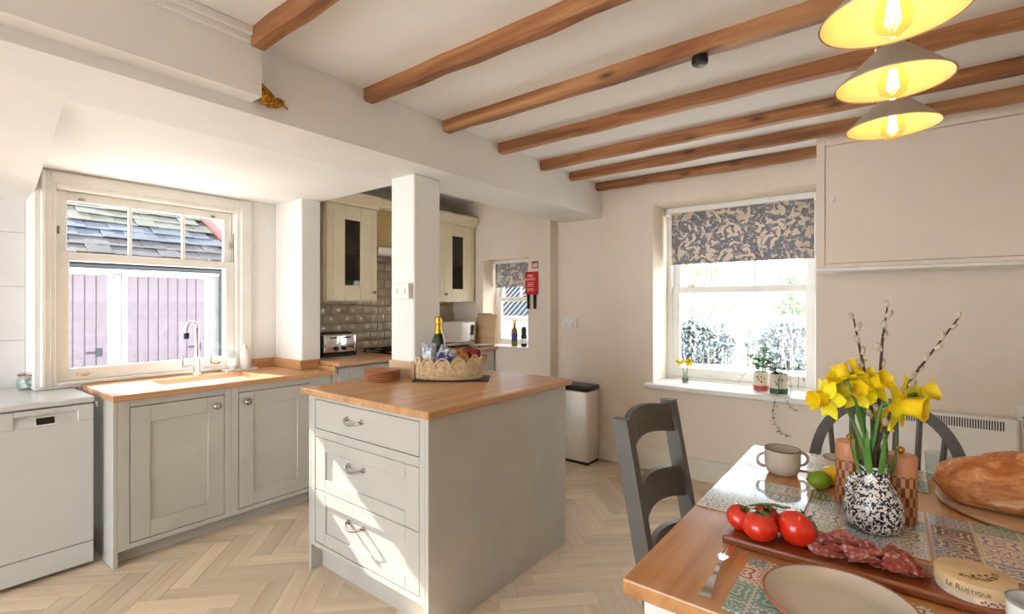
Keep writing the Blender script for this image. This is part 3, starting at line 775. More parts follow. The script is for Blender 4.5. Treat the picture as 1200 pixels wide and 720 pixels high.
# ---- dishwasher
dx = -3.165
t = thing('dishwasher', 'white freestanding dishwasher with black display beside oak worktop', 'dishwasher', (dx-.3, .435, 0))
part('body', B(-3.77, dx-.03, .213, .657, .02, .818), 'white_enamel', t)
part('top_panel', B(-3.845, dx+.005, .21, .66, .822, .85, bev=.006, seg=2), 'white_enamel', t)
bm = bmesh.new(); ya, yb_ = .372, .596
box(bm, dx-.03, dx, .213, .657, .13, .735, bev=.004); box(bm, dx-.03, dx, .213, ya, .735, .815, bev=.003); box(bm, dx-.03, dx, yb_, .657, .735, .815, bev=.003)
box(bm, dx-.03, dx, ya, yb_, .79, .815, bev=.002)
prism(bm, [(dx-.03, ya, .79), (dx-.03, ya, .735), (dx-.001, ya, .735), (dx-.018, ya, .79)], (0, yb_-ya, 0), 1)
d = part('door', bm, 'white_enamel', t)
part('display', xf(B(-.002, .004, -.032, .032, -.016, .016), Matrix.Translation((dx-.009, .48, .757)) @ Matrix.Rotation(R(-17), 4, 'Y')), 'black', d)
part('display_surround', xf(B(-.004, .002, -.038, .038, -.021, .021), Matrix.Translation((dx-.0095, .48, .757)) @ Matrix.Rotation(R(-17), 4, 'Y')), 'plasticwhite', d)
part('badge', B(dx, dx+.0015, .465, .505, .799, .807, bev=.0005), 'steel', d)
part('kick_plate', B(dx-.03, dx-.004, .213, .657, .022, .126, bev=.003), 'white_enamel', t)
for a in (.26, .61): part('foot', T([(-3.3, a, 0), (-3.3, a, .03)], .02, 8), 'black', t)
# jar on the dishwasher
jl = atz(45, 446, .85)
t = thing('clip_top_jar', 'small glass clip top jar with orange seal holding wrapped tablets', 'jar', (-3.70, .50, .85))
part('glass', L([(.05, 0), (.056, .006), (.056, .055), (.05, .07), (.047, .075), (.044, .07), (.05, .055), (.05, .01), (0, .008)], 20), 'clear', t, True, W=False)
part('lid', L([(.05, .081), (.052, .086), (.04, .095), (0, .098)], 20), 'clear', t, True, W=False)
part('seal', L([(.051, .075), (.053, .078), (.051, .081), (.046, .081), (.046, .075)], 20), plain('orange_seal', (196,110,78), .5, var=0), t, True, W=False)
part('clip', T([(.054, -.02, .06), (.06, -.02, .085), (.05, 0, .1), (.06, .02, .085), (.054, .02, .06)], .0018, 6), 'chrome', t, W=False)
rj = random.Random(2); bm = bmesh.new()
for k in range(16):
    c = (rj.uniform(-.03, .03), rj.uniform(-.03, .03), .014+.0032*k)
    bm2 = Matrix.Translation(c) @ Matrix.Rotation(rj.uniform(0, 3), 4, 'Z') @ Matrix.Rotation(rj.uniform(-.6, .6), 4, 'X') @ Matrix.Diagonal((.024, .015, .009, 1))
    bmesh.ops.create_cube(bm, size=1, matrix=bm2)
part('tablets', bm, plain('wrapped_tablets', (200,204,214), .4, var=.25, vscale=120), t, W=False, kind='stuff')
# soap bottles on a tray
t = thing('soap_tray', 'pale oblong tray under the soap bottles by the window', 'tray', (-3.51, 1.50, ZW))
bm = B(-.045, .045, -.10, .10, 0, .008, bev=.003); box(bm, -.045, .045, -.10, -.094, .008, .014); box(bm, -.045, .045, .094, .10, .008, .014); box(bm, -.045, -.039, -.094, .094, .008, .014); box(bm, .039, .045, -.094, .094, .008, .014)
part('dish', bm, 'plasticwhite', t, W=False)
for (y, lab, cc) in ((1.455, 'clear soap bottle with white cap on window tray', 'clear'), (1.535, 'milky hand lotion bottle with white cap on tray', 'plasticwhite')):
    t = thing('soap_bottle', lab, 'bottle', (-3.51, y, ZW+.009), group='bottles on the sink tray')
    part('bottle', L([(.027, 0), (.029, .004), (.029, .1), (.022, .118), (.012, .125), (.012, .134)], 18), cc, t, True, W=False)
    part('soap', L([(.025, .004), (.025, .07), (0, .07)], 16), plain('liquid_soap', (226,214,206), .2, var=0), t, True, W=False)
    part('cap', L([(.014, .134), (.014, .155), (.004, .157), (.004, .172), (0, .172)], 14), 'plasticwhite', t, True, W=False)
    part('label', L([(.0293, .03), (.0293, .08)], 18, cap=False), plain('paper_label', (244,238,232), .6, var=.05, vscale=90), t, True, W=False)

# ---- wall cabinets with glass doors
XWC = -3.26
def wall_cabinet(label, y0, y1, knob_y):
    t = thing('wall_cabinet', label, 'cabinet', (XWC-.15, (y0+y1)/2, 1.333), group='cream wall cabinets over the cooker worktop')
    z0, z1 = 1.333, 2.085
    bm = bmesh.new(); e = .02
    box(bm, XL+.012, XWC-.02, y0, y0+e, z0, z1); box(bm, XL+.012, XWC-.02, y1-e, y1, z0, z1)
    box(bm, XL+.012, XWC-.02, y0+e, y1-e, z0, z0+e); box(bm, XL+.012, XWC-.02, y0+e, y1-e, z1-e, z1); box(bm, XL+.012, XL+.024, y0+e, y1-e, z0+e, z1-e)
    part('carcass', bm, 'cabcream', t)
    part('lining', B(XL+.024, XL+.027, y0+e, y1-e, z0+e, z1-e), 'cork', t)
    part('shelf', B(XL+.024, XWC-.05, y0+e, y1-e, 1.70, 1.716), 'beech', t)
    # door: wide rails round a narrow tall light
    b = .003; a0, a1, c0, c1 = y0+.012, y1-.012, z0+.006, z1-.022
    g0, g1, h0, h1 = y0+.165, y1-.165, 1.455, 1.955
    bm = bmesh.new()
    box(bm, XWC-.02, XWC, a0, g0, c0, c1, bev=b); box(bm, XWC-.02, XWC, g1, a1, c0, c1, bev=b)
    box(bm, XWC-.02, XWC, g0, g1, c0, h0, bev=b); box(bm, XWC-.02, XWC, g0, g1, h1, c1, bev=b)
    d = part('door', bm, 'cabcream', t)
    bm = bmesh.new(); f = .05
    for q in ((a0+f, a0+f+.006, c0+f, c1-f), (a1-f-.006, a1-f, c0+f, c1-f), (a0+f, a1-f, c0+f, c0+f+.006), (a0+f, a1-f, c1-f-.006, c1-f)): box(bm, XWC, XWC+.003, *q)
    part('bead', bm, 'cabcream', d)
    part('pane', B(XWC-.012, XWC-.009, g0, g1, h0, h1), 'darkglass', d)
    part('knob', knob_x(XWC, knob_y, 1.405, .014), 'pewter', d, smooth=True)
    # cornice with a cove, returned at both ends
    bm = bmesh.new()
    prism(bm, [(XWC-.03, y0-.012, z1-.02), (XWC+.012, y0-.012, z1-.02), (XWC+.02, y0-.012, z1), (XWC+.05, y0-.012, z1+.055), (XWC+.05, y0-.012, z1+.075), (XWC-.03, y0-.012, z1+.075)], (0, y1-y0+.012, 0), 1)
    part('cornice', bm, 'cabcream', t)
    bm = bmesh.new(); box(bm, XL+.012, XWC-.03, y0-.012, y0+.01, z1-.02, z1+.075)
    part('cornice_return', bm, 'cabcream', t)
    for k, (yy, zz, r, h) in ((0, (y0+.21, z0+.021, .034, .09)), (2, (y0+.2, 1.717, .04, .07))):
        single('tumbler', L([(r*.8, 0), (r, h), (r*.93, h), (r*.74, .006), (0, .006)], 14, c=(XWC-.12, yy, zz)), 'clear', ('drinking glass on the shelf' if k == 2 else 'drinking glass on the cabinet floor')+(' in cabinet beside the stub wall' if y0 < 2.5 else ' in cabinet beside the small window'), 'glass', loc=(XWC-.12, yy, zz), group='glasses inside wall cabinets', smooth=True)
wall_cabinet('cream glazed wall cabinet between stub wall and extractor', 1.985, 2.452, 2.395)
wall_cabinet('cream glazed wall cabinet beside the small kitchen window', 3.13, YK-.012, 3.19)
t = thing('extractor_hood', 'cream extractor canopy with pale underside between wall cabinets', 'extractor', (-3.4, 2.79, 1.75))
part('panel', B(XL+.012, XWC-.06, 2.465, 3.117, 1.775, 2.085), plain('ochre_panel', (206,182,130), .5, var=.03), t)
part('canopy', B(XL+.012, XWC+.01, 2.458, 3.124, 1.72, 1.774, bev=.006), 'gloss_white', t)
part('filter', B(XL+.06, XWC-.05, 2.5, 3.08, 1.715, 1.72), 'steel', t)
part('cornice', B(XWC-.05, XWC+.05, 2.453, 3.117, 2.086, 2.158, bev=.01), 'cabcream', t)

# ---- toaster, socket, hob
t = thing('toaster', 'polished steel four slice toaster with black ends and knobs', 'toaster', (-3.40, 2.145, .915))
part('shell', B(-.075, .08, -.135, .135, .022, .172, bev=.02, seg=3), 'mirror', t, True, W=False)
part('top_plate', B(-.055, .06, -.125, .125, .168, .179, bev=.005), 'black', t, W=False)
part('base', B(-.08, .086, -.15, .15, 0, .024, bev=.008), 'black', t, W=False)
for s in (-1, 1): part('end_cap', B(-.07, .074, s*.137-.014, s*.137+.014, .02, .165, bev=.012, seg=2), 'black' if s < 0 else 'mirror', t, W=False)
for y in (-.06, .06):
    part('slot', B(-.03, -.005, y-.05, y+.05, .178, .1805), 'iron', t, W=False); part('slot', B(.015, .04, y-.05, y+.05, .178, .1805), 'iron', t, W=False)
    part('lever', B(.08, .1, y-.024, y+.024, .138, .15, bev=.004), 'black', t, W=False)
for y in (-.035, .035): part('dial', xf(L([(.017, 0), (.016, .014), (0, .015)], 14), Matrix.Translation((.08, y, .06)) @ Matrix.Rotation(R(90), 4, 'Y')), 'black', t, W=False)
t = thing('wall_socket', 'white socket with black plug on the metro tiles behind toaster', 'socket', (XL+.011, 2.02, 1.11))
part('plate', B(0, .009, -.073, .073, -.043, .043, bev=.003), 'plasticwhite', t, W=False)
part('plug', B(.009, .05, -.06, -.015, -.03, .022, bev=.006), 'black', t, W=False)
t = thing('gas_hob', 'dark hob with black pan supports set in the worktop', 'hob', (-3.26, 2.74, .915))
part('glass', B(-.25, .25, -.28, .28, 0, .006, bev=.002), 'hobglass', t, W=False)
for y in (-.14, .14):
    bm = bmesh.new()
    for x in (-.2, 0, .2): box(bm, x-.006, x+.006, y-.13, y+.13, .02, .03)
    for q in (-.13, 0, .13): box(bm, -.2, .2, y+q-.006, y+q+.006, .02, .03)
    for x in (-.2, .2):
        for q in (-.13, .13): box(bm, x-.007, x+.007, y+q-.007, y+q+.007, .006, .02)
    part('pan_support', bm, 'iron', t, W=False)
    for x in (-.1, .1): part('burner', L([(.04, .006), (.04, .014), (.03, .018), (0, .019)], 16, c=(x, y, 0)), 'iron', t, W=False)
# countertop oven, boards, tray, bottles by the small window
t = thing('countertop_oven', 'polished steel countertop oven with mirrored door in the corner', 'oven', (-3.31, 3.285, .915), R(-8))
part('body', B(-.15, .14, -.215, .215, .012, .235, bev=.008), 'steel', t, W=False)
d = part('door', B(.14, .152, -.21, .21, .04, .23, bev=.004), 'mirror', t, W=False)
part('handle', T([(.165, -.15, .05), (.165, .15, .05)], .006, 8), 'chrome', d, W=False)
part('base_strip', B(-.13, .15, -.2, .2, 0, .014, bev=.003), 'black', t, W=False)
for (cx, h, wv, m, lab, th) in ((-3.075, .30, .115, 'beech', 'pale wooden chopping board leaning by the small window', .02), (-3.14, .31, .09, 'driftwood', 'darker narrow chopping board leaning behind the pale one', .014)):
    yq = YK-.05 if m == 'beech' else YK-.022
    bm = B(cx-wv, cx+wv, -.5*th, .5*th, 0, h, bev=.005)
    xf(bm, Matrix.Rotation(R(-7), 4, 'X'))
    single('chopping_board', xf(bm, Matrix.Translation((0, yq-.02, .917))), m, lab, 'board', loc=(cx, yq, .917), group='chopping boards by the kitchen window')
t = thing('wire_rack', 'low white rack with dark feet at the worktop end', 'rack', (-3.04, 3.46, .915))
part('top', B(-.07, .07, -.11, .11, .016, .022, bev=.002), 'plasticwhite', t, W=False)
for x in (-.06, .06):
    for y in (-.1, .1): part('foot', T([(x, y, 0), (x, y, .016)], .006, 8), 'iron', t, W=False)
t = thing('oil_bottle', 'slim olive oil bottle standing on the small window board', 'bottle', (-2.83, YK+.07, .915))
part('bottle', L([(.028, 0), (.03, .006), (.03, .15), (.012, .18), (.011, .22)], 16), 'oil', t, True, W=False)
part('cap', L([(.014, .22), (.014, .25), (0, .251)], 12), 'brass', t, True, W=False)
part('label', L([(.0303, .05), (.0303, .12)], 16, cap=False), 'navy', t, True, W=False)
t = thing('pepper_grinder', 'dark grinder bottle next to olive oil on window board', 'grinder', (-2.72, YK+.07, .915))
part('jar', L([(.024, 0), (.026, .005), (.026, .1), (.02, .115)], 16), 'iron', t, True, W=False)
part('cap', L([(.022, .115), (.024, .16), (.016, .185), (0, .187)], 14), 'black', t, True, W=False)
part('label', L([(.0263, .03), (.0263, .075)], 16, cap=False), 'plasticwhite', t, True, W=False)

# ---- fire blanket, its sign, switches and sockets
t = thing('fire_blanket', 'red fire blanket case with two black pull tapes', 'fire blanket', (-2.56, YK-.001, 1.40))
part('case', B(-2.635, -2.505, YK-.035, YK-.001, 1.40, 1.605, bev=.008), 'red', t)
for x in (-2.605, -2.535): part('pull_tape', B(x-.012, x+.012, YK-.022, YK-.016, 1.27, 1.402), 'black', t)
def wall_text(txt, size, x, y, z, mat, parent, name='lettering'):
    bm = text_mesh(txt, size); xf(bm, Matrix.Translation((x, y, z)) @ Matrix.Rotation(R(90), 4, 'X')); return part(name, bm, mat, parent)
wall_text('FIRE', .034, -2.57, YK-.0355, 1.565, 'plasticwhite', t); wall_text('BLANKET', .026, -2.57, YK-.0355, 1.535, 'plasticwhite', t)
bm = bmesh.new()
for z in (1.505, 1.49, 1.475, 1.45, 1.435): box(bm, -2.605, -2.535, YK-.0358, YK-.035, z-.003, z+.003)
part('instructions', bm, plain('pale_print', (240,190,184), .5, var=0), t)
t = thing('fire_sign', 'small red and white fire blanket symbol sign', 'sign', (-2.535, YK-.001, 1.66))
part('plate', B(-2.58, -2.505, YK-.004, YK-.001, 1.625, 1.715, bev=.001), 'plasticwhite', t)
part('red_field', B(-2.575, -2.51, YK-.0055, YK-.004, 1.635, 1.70), 'red', t)
bm = bmesh.new()
box(bm, -2.566, -2.545, YK-.0065, YK-.0055, 1.645, 1.682)
prism(bm, [(-2.538, YK-.0055, 1.645), (-2.518, YK-.0055, 1.645), (-2.515, YK-.0055, 1.668), (-2.528, YK-.0055, 1.692), (-2.54, YK-.0055, 1.665)], (0, -.001, 0), 1)
part('symbol', bm, 'plasticwhite', t)
def plate_y(label, x, z, w=.146, h=.086, y=YB):
    t = thing('wall_socket', label, 'socket', (x, y, z))
    part('plate', B(-w/2, w/2, -.01, 0, -h/2, h/2, bev=.003), 'plasticwhite', t, W=False)
    for sx in (-.036, .036):
        part('rocker', B(sx-.006, sx+.006, -.0125, -.01, .012, .03, bev=.001), 'plasticwhite', t, W=False)
        for q in ((-.002, .0), (-.012, -.018), (.008, -.018)): part('pin_hole', B(sx+q[0], sx+q[0]+.005, -.0105, -.0095, q[1]-.01, q[1]), 'iron', t, W=False)
plate_y('white double socket on the wall beside the dining window', -2.25, 1.145)
plate_y('white double socket above the panel heater', .60, .73)
t = thing('light_switch', 'white square switch box on the cream column', 'switch', (-2.185, 1.82, 1.385))
part('back_box', B(-.05, .075, -.028, 0, -.043, .043, bev=.003), 'plasticwhite', t, W=False)
part('face_plate', B(-.052, .077, -.034, -.028, -.046, .046, bev=.003), 'plasticwhite', t, W=False)
for x in (-.022, .045): part('rocker', B(x-.008, x+.008, -.039, -.034, -.014, .014, bev=.002), 'cream_gloss', t, W=False)

# ================================================================== ISLAND
IX0, IX1, IY0, IY1 = -2.28, -1.418, 1.30, 2.31
isl = thing('kitchen_island', 'greige kitchen island with three drawers and plain end panels', 'island', ((IX0+IX1)/2, (IY0+IY1)/2, 0))
part('carcass', B(IX0+.02, IX1-.02, IY0+.022, IY1-.02, .13, .868), 'greige', isl)
part('side_panel', B(IX1-.02, IX1, IY0, IY1, 0, .869, bev=.002), 'greige', isl)
part('side_panel', B(IX0, IX0+.02, IY0, IY1, 0, .869, bev=.002), 'greige', isl)
part('back_panel', B(IX0+.02, IX1-.02, IY1-.02, IY1, 0, .869), 'greige', isl)
bm = bmesh.new(); f0, f1 = IX0+.02, IX1-.02; d0, d1 = -2.222, -1.472
box(bm, f0, d0-.003, IY0, IY0+.022, .13, .868, bev=.002); box(bm, d1+.003, f1, IY0, IY0+.022, .13, .868, bev=.002)
for a, b in ((.13, .152), (.668, .706), (.85, .868)): box(bm, d0-.003, d1+.003, IY0, IY0+.022, a, b, bev=.001)
part('face_frame', bm, 'greige', isl)
part('plinth', B(IX0+.02, IX1-.02, IY0+.06, IY0+.075, 0, .13), 'greige', isl)
def pull(x, y, z, parent):
    w = .055
    part('handle', T([(x-w, y, z), (x-w, y-.02, z), (x-w*.7, y-.028, z-.006), (x-w*.3, y-.032, z-.012), (x, y-.033, z-.013), (x+w*.3, y-.032, z-.012), (x+w*.7, y-.028, z-.006), (x+w, y-.02, z), (x+w, y, z)], [.007, .006, .005, .005, .0065, .005, .005, .006, .007], 8), 'pewter', parent, True)
    for s in (-1, 1): part('handle_rose', xf(L([(.011, 0), (.011, .004), (.006, .006)], 12), Matrix.Translation((x+s*w, y, z)) @ Matrix.Rotation(R(90), 4, 'X')), 'pewter', parent, True)
dr = part('drawer', B(d0, d1, IY0+.001, IY0+.021, .709, .847, bev=.002), 'greige', isl); pull(-1.9, IY0, .79, dr)
dr = part('drawer', shaker_y(IY0+.001, d0, d1, .411, .665), 'greige', isl); pull(-1.9, IY0+.008, .575, dr)
dr = part('drawer', shaker_y(IY0+.001, d0, d1, .155, .408), 'greige', isl); pull(-1.9, IY0+.008, .318, dr)
IT = .90
t = thing('island_worktop', 'oak worktop with square edges on the kitchen island', 'worktop', (-1.85, 1.8, IT-.03))
part('top', B(-2.312, -1.388, 1.272, 2.335, IT-.03, IT, bev=.004), 'worktop_y', t)
bm = bmesh.new(); box(bm, -2.30, -2.10, 1.803, 1.819, IT, .99, bev=.002)
part('column_upstand', bm, 'beech', t); part('column_upstand', B(-2.099, -2.083, 1.803, 2.02, IT, .99, bev=.002), 'beech', t)

# stack of round mats
mx, my = -2.19, 1.675
me = None
for k in range(6):
    z = IT+.0095*k
    o = single('round_mat', L([(.089, 0), (.0945, .0022), (.0945, .0065), (.089, .009)], 36, c=(mx, my, z)), 'cork', ('lowest', 'second lowest', 'third from bottom', 'third from top', 'second highest', 'topmost')[k]+' round brown wooden mat in the stack on the island', 'mat', loc=(mx+random.uniform(-.003, .003), my+random.uniform(-.003, .003), z), group='stacked round mats', smooth=True, rz=random.uniform(0, 3))
# slate tray and basket
bc = Vector((-1.918, 1.912, IT))
bm = B(-.185, .22, -.10, .10, 0, .007, bev=.002)
single('serving_slate', bm, 'slate', 'dark slate tray under the wicker basket', 'tray', loc=bc, rz=YAW, W=False)
bz = IT+.008
t = thing('wicker_basket', 'round wicker basket with scalloped rim on the island', 'basket', (bc.x, bc.y, bz), YAW)
RB, RS = .176, .6
part('base', L([(RB-.012, 0), (RB-.008, .004), (RB-.012, .008)], 30, sy=RS), 'wicker', t, True, W=False)
for j in range(9):
    bm = bmesh.new(); pts = []
    for k in range(73):
        a = 2*PI*k/72; rr = RB+.0035*math.cos(24*a+PI*j); pts.append((rr*math.cos(a), RS*rr*math.sin(a), .006+.0075*j))
    tube(bm, pts, .0043, 5, cap=False)
    part('woven_strand', bm, 'wicker', t, True, W=False)
for k in range(24):
    a = 2*PI*k/24
    part('stake', T([(RB*math.cos(a), RS*RB*math.sin(a), 0), (RB*math.cos(a), RS*RB*math.sin(a), .078)], .003, 5), 'wicker', t, W=False)
ns = 13
for k in range(ns):
    bm = bmesh.new(); pts = []; pts2 = []
    for q in range(11):
        a = 2*PI*(k+q/10*1.02)/ns; h = math.sin(PI*q/10)
        pts.append(((RB+.006)*math.cos(a), RS*(RB+.01)*math.sin(a), .07+.046*h**.7)); pts2.append((RB*math.cos(a), RS*RB*math.sin(a), .068+.032*h**.7))
    tube(bm, pts, .0055, 6); tube(bm, pts2, .0045, 5)
    for f_ in (.75, .5, .25):
        mid_ = pts2[5]; tube(bm, [(mid_[0]+(q_[0]-mid_[0])*f_, mid_[1]+(q_[1]-mid_[1])*f_, .07+(q_[2]-.07)*f_) for q_ in pts2], .005, 5)
    part('rim_scallop', bm, 'wicker', t, True, W=False)
# champagne bottle
RT, TW = Vector((math.cos(YAW), math.sin(YAW), 0)), Vector((math.sin(YAW), -math.cos(YAW), 0))
def in_basket(a, b): return tuple(bc+RT*a+TW*b+Vector((0, 0, .02)))
cx, cy = in_basket(-.065, -.04)[:2]
t = thing('champagne_bottle', 'green champagne bottle with gold foil neck in the basket', 'bottle', (cx, cy, bz+.009))
part('bottle', L([(.03, 0), (.043, .008), (.044, .15), (.038, .19), (.022, .235), (.0155, .262)], 20), 'bottlegreen', t, True, W=False)
part('foil', L([(.0235, .232), (.0175, .262), (.0165, .285), (.02, .292), (.02, .302), (.0175, .308), (.0185, .318), (.012, .326), (0, .328)], 20), 'gold', t, True, W=False)
part('label', L([(.0445, .05), (.0445, .13)], 20, cap=False), plain('cream_label', (226,214,180), .5, var=.03), t, True, W=False)
# crinkled packets
def packet(label, c, size, tilt, rz, mat, lab_mat=None):
    t = thing('gift_packet', label, 'packet', c, rz, group='packets in the wicker basket')
    bm = bmesh.new(); n = 9; rp = random.Random(int(abs(c[0]*1e4)))
    grid = {}
    for s in (-1, 1):
        for i in range(n):
            for j in range(n):
                u, v = i/(n-1)*2-1, j/(n-1)*2-1
                puff = (1-u**4)*(1-v**4)
                jit = rp.uniform(-.006, .006) if abs(u) < .99 and abs(v) < .99 else 0
                grid[s, i, j] = bm.verts.new((u*size[0], s*(puff*size[1]+jit*puff), (v+1)*size[2]+rp.uniform(-.004, .004)))
        for i in range(n-1):
            for j in range(n-1): bm.faces.new((grid[s, i, j], grid[s, i+1, j], grid[s, i+1, j+1], grid[s, i, j+1]))
    bmesh.ops.remove_doubles(bm, verts=bm.verts[:], dist=.003)
    m = Matrix.Rotation(tilt[0], 4, 'X') @ Matrix.Rotation(tilt[1], 4, 'Y')
    xf(bm, m); part('bag', bm, mat, t, W=False)
    if lab_mat:
        b2 = B(-size[0]*.72, size[0]*.72, -size[1]*1.08, -size[1]*.98, size[2]*.45, size[2]*1.35)
        l = part('label', xf(b2, m), lab_mat, t, W=False)
        b3 = text_mesh('T', .03); xf(b3, m @ Matrix.Translation((.006, -size[1]*1.1, size[2]*.9)) @ Matrix.Rotation(R(90), 4, 'X'))
        part('letter', b3, 'plasticwhite', l, W=False)
foil = plain('silvery_cellophane', (176,180,188), .18, .55, var=.2, vscale=60, bump=.6, bscale=70)
packet('silvery cellophane packet standing in the basket', in_basket(-.105, .015), (.042, .024, .088), (R(-6), R(-4)), YAW-.2, foil)
packet('tilted packet with navy label among basket contents', tuple(Vector(in_basket(-.04, .03))+Vector((0, 0, .05))), (.05, .018, .056), (R(-8), R(24)), YAW, foil, 'navy')
packet('pale kraft packet leaning in the basket', in_basket(.05, .03), (.042, .02, .058), (R(-10), R(-20)), YAW+.1, plain('kraft_packet', (196,176,150), .4, var=.15, vscale=40, bump=.4))
single('preserve_jar', L([(.025, 0), (.028, .005), (.028, .05), (.024, .058), (.027, .06), (.027, .075), (0, .076)], 16, c=in_basket(.115, -.01)), plain('dark_jar', (92,100,96), .2, var=.1), 'small dark preserve jar in the basket', 'jar', loc=in_basket(.115, -.01), smooth=True)
# fruit bowl
fc = Vector((-2.045, 2.215, IT))
single('fruit_bowl', L([(.04, 0), (.045, .004), (.09, .05), (.112, .095), (.107, .096), (.085, .052), (.04, .012), (0, .01)], 30, c=tuple(fc)), 'driftwood', 'pinkish wooden fruit bowl behind the wicker basket', 'bowl', loc=fc, smooth=True)
def fruit(name, label, mat, off, r, grp=None):
    t = thing(name, label, name, fc+Vector(off), group=grp)
    sp = bmesh.new(); sphere(sp, (0, 0, 0), r, 18, 12, sz=.93); part('flesh', sp, mat, t, True, W=False)
    part('stalk', T([(0, 0, r*.85), (.002, .001, r*1.12)], .002, 5), 'twig', t, W=False)
fruit('orange', 'bright orange resting at the front of the fruit bowl', 'orange', (-.065, -.045, .098), .038, 'fruit in the bowl')
fruit('orange', 'second orange tucked between apple and bowl rim', 'orange', (.005, -.06, .092), .036, 'fruit in the bowl')
fruit('apple', 'dark red apple on top of the heap in bowl', 'apple', (-.03, .03, .118), .038, 'fruit in the bowl')
fruit('apple', 'red apple at the outer rim of bowl', 'apple', (.055, -.005, .106), .04, 'fruit in the bowl')
fruit('orange', 'orange half hidden under the red apples', 'orange', (.03, .06, .085), .036, 'fruit in the bowl')

# ================================================================== AGAINST THE END WALL
t = thing('pedal_bin', 'slim brushed steel waste bin with black lid by the end wall', 'bin', (-2.09, 3.605, 0))
part('body', B(-2.24, -1.94, 3.51, 3.70, .015, .60, bev=.02, seg=3), 'steel', t, True)
part('lid', B(-2.245, -1.935, 3.505, 3.705, .60, .64, bev=.015, seg=3), 'black', t, True)
part('base', B(-2.235, -1.945, 3.515, 3.695, 0, .018, bev=.006), 'black', t)

t = thing('wall_cupboard', 'wide cream painted cupboard fixed high on the end wall', 'cupboard', (.5, 3.58, 1.51))
part('carcass', B(-.355, 1.8, 3.44, YB, 1.51, ZC), 'gloss_white', t)
bm = bmesh.new()
box(bm, -.355, -.312, 3.42, 3.44, 1.525, ZC, bev=.002); box(bm, -.312, 1.8, 3.42, 3.44, 2.245, ZC, bev=.002); box(bm, -.312, 1.8, 3.42, 3.44, 1.525, 1.548, bev=.002)
part('face_frame', bm, 'wall', t)
d = part('door', B(-.309, .80, 3.422, 3.44, 1.551, 2.242, bev=.002), 'wall', t)
part('knob', xf(L([(.006, 0), (.006, .012), (.013, .018), (.012, .026), (0, .028)], 14), Matrix.Translation((-.275, 3.422, 1.92)) @ Matrix.Rotation(R(90), 4, 'X')), 'gloss_white', d, True)
part('door', B(.804, 1.79, 3.422, 3.44, 1.551, 2.242, bev=.002), 'wall', t)
part('bottom_lip', B(-.36, 1.8, 3.415, YB, 1.505, 1.524, bev=.004), 'gloss_white', t)

t = thing('panel_heater', 'low white electric panel heater with slotted top grille', 'heater', (.09, 3.7, .12))
part('case', B(-.36, .53, 3.655, 3.73, .12, .70, bev=.012, seg=2), 'gloss_white', t)
bm = bmesh.new()
for k in range(72): box(bm, -.30+.0108*k, -.295+.0108*k, 3.6535, 3.6555, .635, .685)
part('grille_slots', bm, 'iron', t, kind='stuff')
part('cable', T([(.545, 3.72, .69), (.56, 3.71, .5), (.55, 3.71, .2), (.53, 3.7, .15)], .006, 6), 'plasticwhite', t)

# ================================================================== WINDOW BOARD
SZ = .692
def daffodil(label, base, head, face, size=1.0, grp=None, leafy=False, bend=.3):
    """base, head: world points; face: direction the trumpet points"""
    base, head, face = Vector(base), Vector(head), Vector(face).normalized()
    t = thing('daffodil', label, 'flower', base, group=grp)
    back = head-face*.022*size
    mid = base.lerp(back, .6); mid += Vector((back.x-base.x, back.y-base.y, 0))*-.12
    p = [base, base.lerp(mid, .5), mid, mid.lerp(back, .55)+Vector((0, 0, .012*size)), back, head-face*.005*size]
    part('stem', T(p, [.0034*size, .0033*size, .003*size, .0028*size, .003*size, .0045*size], 7), 'stem', t, True)
    a, b = frame_of(face)
    m3 = Matrix((a, b, face)).transposed().to_4x4(); m3.translation = head
    for k in range(6):
        bm = bmesh.new(); an = 2*PI*k/6+(.08 if k % 2 else 0); n = 6; rows = []
        lz = -.004 if k % 2 else 0
        for i in range(n+1):
            s = i/n; r = (.006+.034*s)*size; wd = .0135*math.sin(PI*min(1, .16+.84*s)**.9)*size
            z = (lz+.010*s*s-.016*s)*size
            rows.append([Vector((r*math.cos(an)-q*wd*math.sin(an), r*math.sin(an)+q*wd*math.cos(an), z+(.004*abs(q))*size)) for q in (-1, 0, 1)])
        vs = [[bm.verts.new(v) for v in row] for row in rows]
        for r0, r1 in zip(vs, vs[1:]):
            for q in (0, 1): bm.faces.new((r0[q], r0[q+1], r1[q+1], r1[q]))
        part('petal', xf(bm, m3), 'petal', t, True)
    bm = bmesh.new(); rings = []; sg = 18
    for i, (r, z) in enumerate(((.004, -.003), (.011, .003), (.0125, .012), (.0135, .021), (.0175, .027), (.0165, .0275), (.0120, .02), (.009, .006), (.0, .004))):
        rings.append([bm.verts.new(((r+(.0016*math.sin(6*2*PI*k/sg) if i in (4, 5) else 0))*size*math.cos(2*PI*k/sg), (r+(.0016*math.sin(6*2*PI*k/sg) if i in (4, 5) else 0))*size*math.sin(2*PI*k/sg), z*size)) for k in range(sg)])
    for q0, q1 in zip(rings, rings[1:]):
        for k in range(sg): bm.faces.new((q0[k], q0[(k+1) % sg], q1[(k+1) % sg], q1[k]))
    part('trumpet', xf(bm, m3), 'trumpet', t, True)
    return t
p = atz(803, 450, SZ)
t = thing('bud_vase', 'tiny clear glass vase holding two daffodils on window board', 'vase', p)
part('glass', L([(.024, 0), (.027, .004), (.028, .05), (.02, .068), (.018, .085), (.021, .095), (.0185, .095), (.016, .085), (.017, .068), (.0245, .05), (.022, .008), (0, .007)], 18), 'clear', t, True, W=False)
part('water', L([(.021, .008), (.0235, .045), (0, .045)], 16), plain('vase_water', (150,170,140), .05, var=0, trans=.9, ior=1.33), t, True, W=False)
